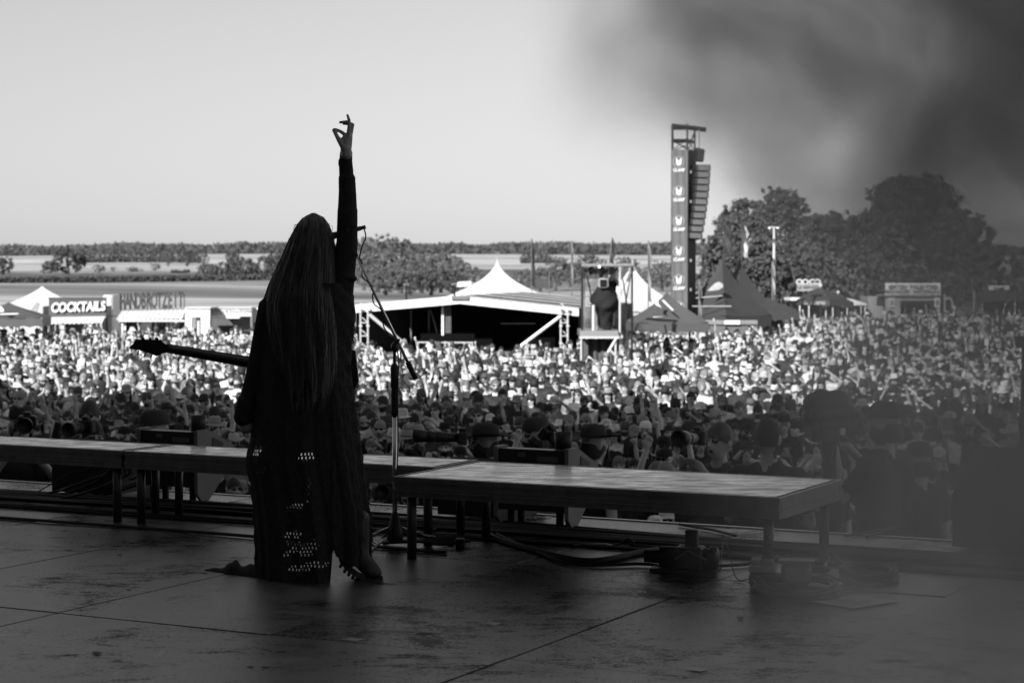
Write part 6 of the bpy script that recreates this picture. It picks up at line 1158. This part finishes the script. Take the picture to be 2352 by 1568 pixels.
# tall dark pole at the right edge
p = on(2338, 1258); r = empty('pole_stand', S(p.dot(UX) + .02, p.dot(VX) + .02, 0), -YAW, 'dark pole stand at the right edge of the stage', 'stand')
MB().tube([(0, 0, 0), (0, 0, .62), (0, 0, 1.05)], [.022, .02, .014], 10).build('pole', dkmetal, r, True); MB(Matrix.Translation((0, 0, .6))).lathe([(.02, 0), (.028, .02), (.028, .08), (.02, .1)], 12).build('clutch', rubber, r, True)
MB(Matrix.Translation((0, 0, 0))).lathe([(.14, 0), (.14, .015), (.05, .03), (.025, .06)], 20).build('round_base', dkmetal, r, True); MB().box((.0, 0, 1.06), (.09, .05, .06), None, .01).build('clamp_head', black, r)

# ------------------------------------------------------------------ stage smoke drifting in from the right
sm = bpy.data.materials.new('drifting_stage_smoke'); sm.use_nodes = True; t = sm.node_tree; t.nodes.clear(); L = t.links.new; out = t.nodes.new('ShaderNodeOutputMaterial'); pv = t.nodes.new('ShaderNodeVolumePrincipled'); L(pv.outputs[0], out.inputs['Volume'])
pv.inputs['Color'].default_value = g(.93); pv.inputs['Anisotropy'].default_value = 0.1; pv.inputs['Absorption Color'].default_value = (0, 0, 0, 1)
geo = t.nodes.new('ShaderNodeNewGeometry'); nz = t.nodes.new('ShaderNodeTexNoise'); nz.inputs['Scale'].default_value = 1.5; nz.inputs['Detail'].default_value = 6; nz.inputs['Distortion'].default_value = .6; nz.inputs['Roughness'].default_value = .5; L(geo.outputs['Position'], nz.inputs[0])
sx = t.nodes.new('ShaderNodeSeparateXYZ'); L(geo.outputs['Position'], sx.inputs[0]); X_, Y_, Z_ = sx.outputs
nzv = math_n(sm, 'SUBTRACT', nz.outputs['Fac'], .5)
# how far right of the smoke front a point lies; the front leans left with height above the heads and bulges near the boards
front = math_n(sm, 'MULTIPLY', Y_, .085)
hi = math_n(sm, 'MULTIPLY', math_n(sm, 'MAXIMUM', math_n(sm, 'SUBTRACT', Z_, 1.5), 0.0), .85); lo = math_n(sm, 'MULTIPLY', math_n(sm, 'MAXIMUM', math_n(sm, 'SUBTRACT', .45, Z_), 0.0), .25)
dd = math_n(sm, 'ADD', math_n(sm, 'SUBTRACT', X_, front), math_n(sm, 'SUBTRACT', hi, lo)); dd = math_n(sm, 'ADD', dd, math_n(sm, 'MULTIPLY', nzv, 2.2))
mr = t.nodes.new('ShaderNodeMapRange'); mr.interpolation_type = 'SMOOTHSTEP'; mr.inputs[1].default_value = -.1; mr.inputs[2].default_value = 1.0; mr.inputs[3].default_value = 0; mr.inputs[4].default_value = 4.6; L(dd, mr.inputs[0])
fy0 = t.nodes.new('ShaderNodeMapRange'); fy0.interpolation_type = 'SMOOTHSTEP'; fy0.inputs[1].default_value = 4.4; fy0.inputs[2].default_value = 4.75; L(Y_, fy0.inputs[0]); fy1 = t.nodes.new('ShaderNodeMapRange'); fy1.interpolation_type = 'SMOOTHSTEP'; fy1.inputs[1].default_value = 5.4; fy1.inputs[2].default_value = 5.05; L(Y_, fy1.inputs[0])
nz2 = t.nodes.new('ShaderNodeTexNoise'); nz2.inputs['Scale'].default_value = 2.1; nz2.inputs['Detail'].default_value = 7; nz2.inputs['Roughness'].default_value = .62; nz2.inputs['Distortion'].default_value = .9; L(geo.outputs['Position'], nz2.inputs[0]); lump = t.nodes.new('ShaderNodeMapRange'); lump.inputs[1].default_value = .35; lump.inputs[2].default_value = .65; lump.inputs[3].default_value = .38; lump.inputs[4].default_value = 1.35; L(nz2.outputs['Fac'], lump.inputs[0])
fx0 = t.nodes.new('ShaderNodeMapRange'); fx0.interpolation_type = 'SMOOTHSTEP'; fx0.inputs[1].default_value = -.05; fx0.inputs[2].default_value = .4; L(X_, fx0.inputs[0])
hz = t.nodes.new('ShaderNodeMapRange'); hz.interpolation_type = 'SMOOTHSTEP'; hz.inputs[1].default_value = .7; hz.inputs[2].default_value = 1.9; hz.inputs[3].default_value = .42; hz.inputs[4].default_value = 1.25; L(Z_, hz.inputs[0])
L(math_n(sm, 'MULTIPLY', math_n(sm, 'MULTIPLY', math_n(sm, 'MULTIPLY', math_n(sm, 'MULTIPLY', math_n(sm, 'MULTIPLY', mr.outputs[0], hz.outputs[0]), lump.outputs[0]), fx0.outputs[0]), fy0.outputs[0]), fy1.outputs[0]), pv.inputs['Density'])
mb = MB(); mb.box((2.0, 4.9, 2.42), (4.2, 1.1, 4.8)); o = mb.build('smoke', sm); tag(o, 'dark stage smoke drifting in over the right side', 'smoke', kind='stuff'); sm.cycles.volume_step_rate = .8 if hasattr(sm, 'cycles') else 1
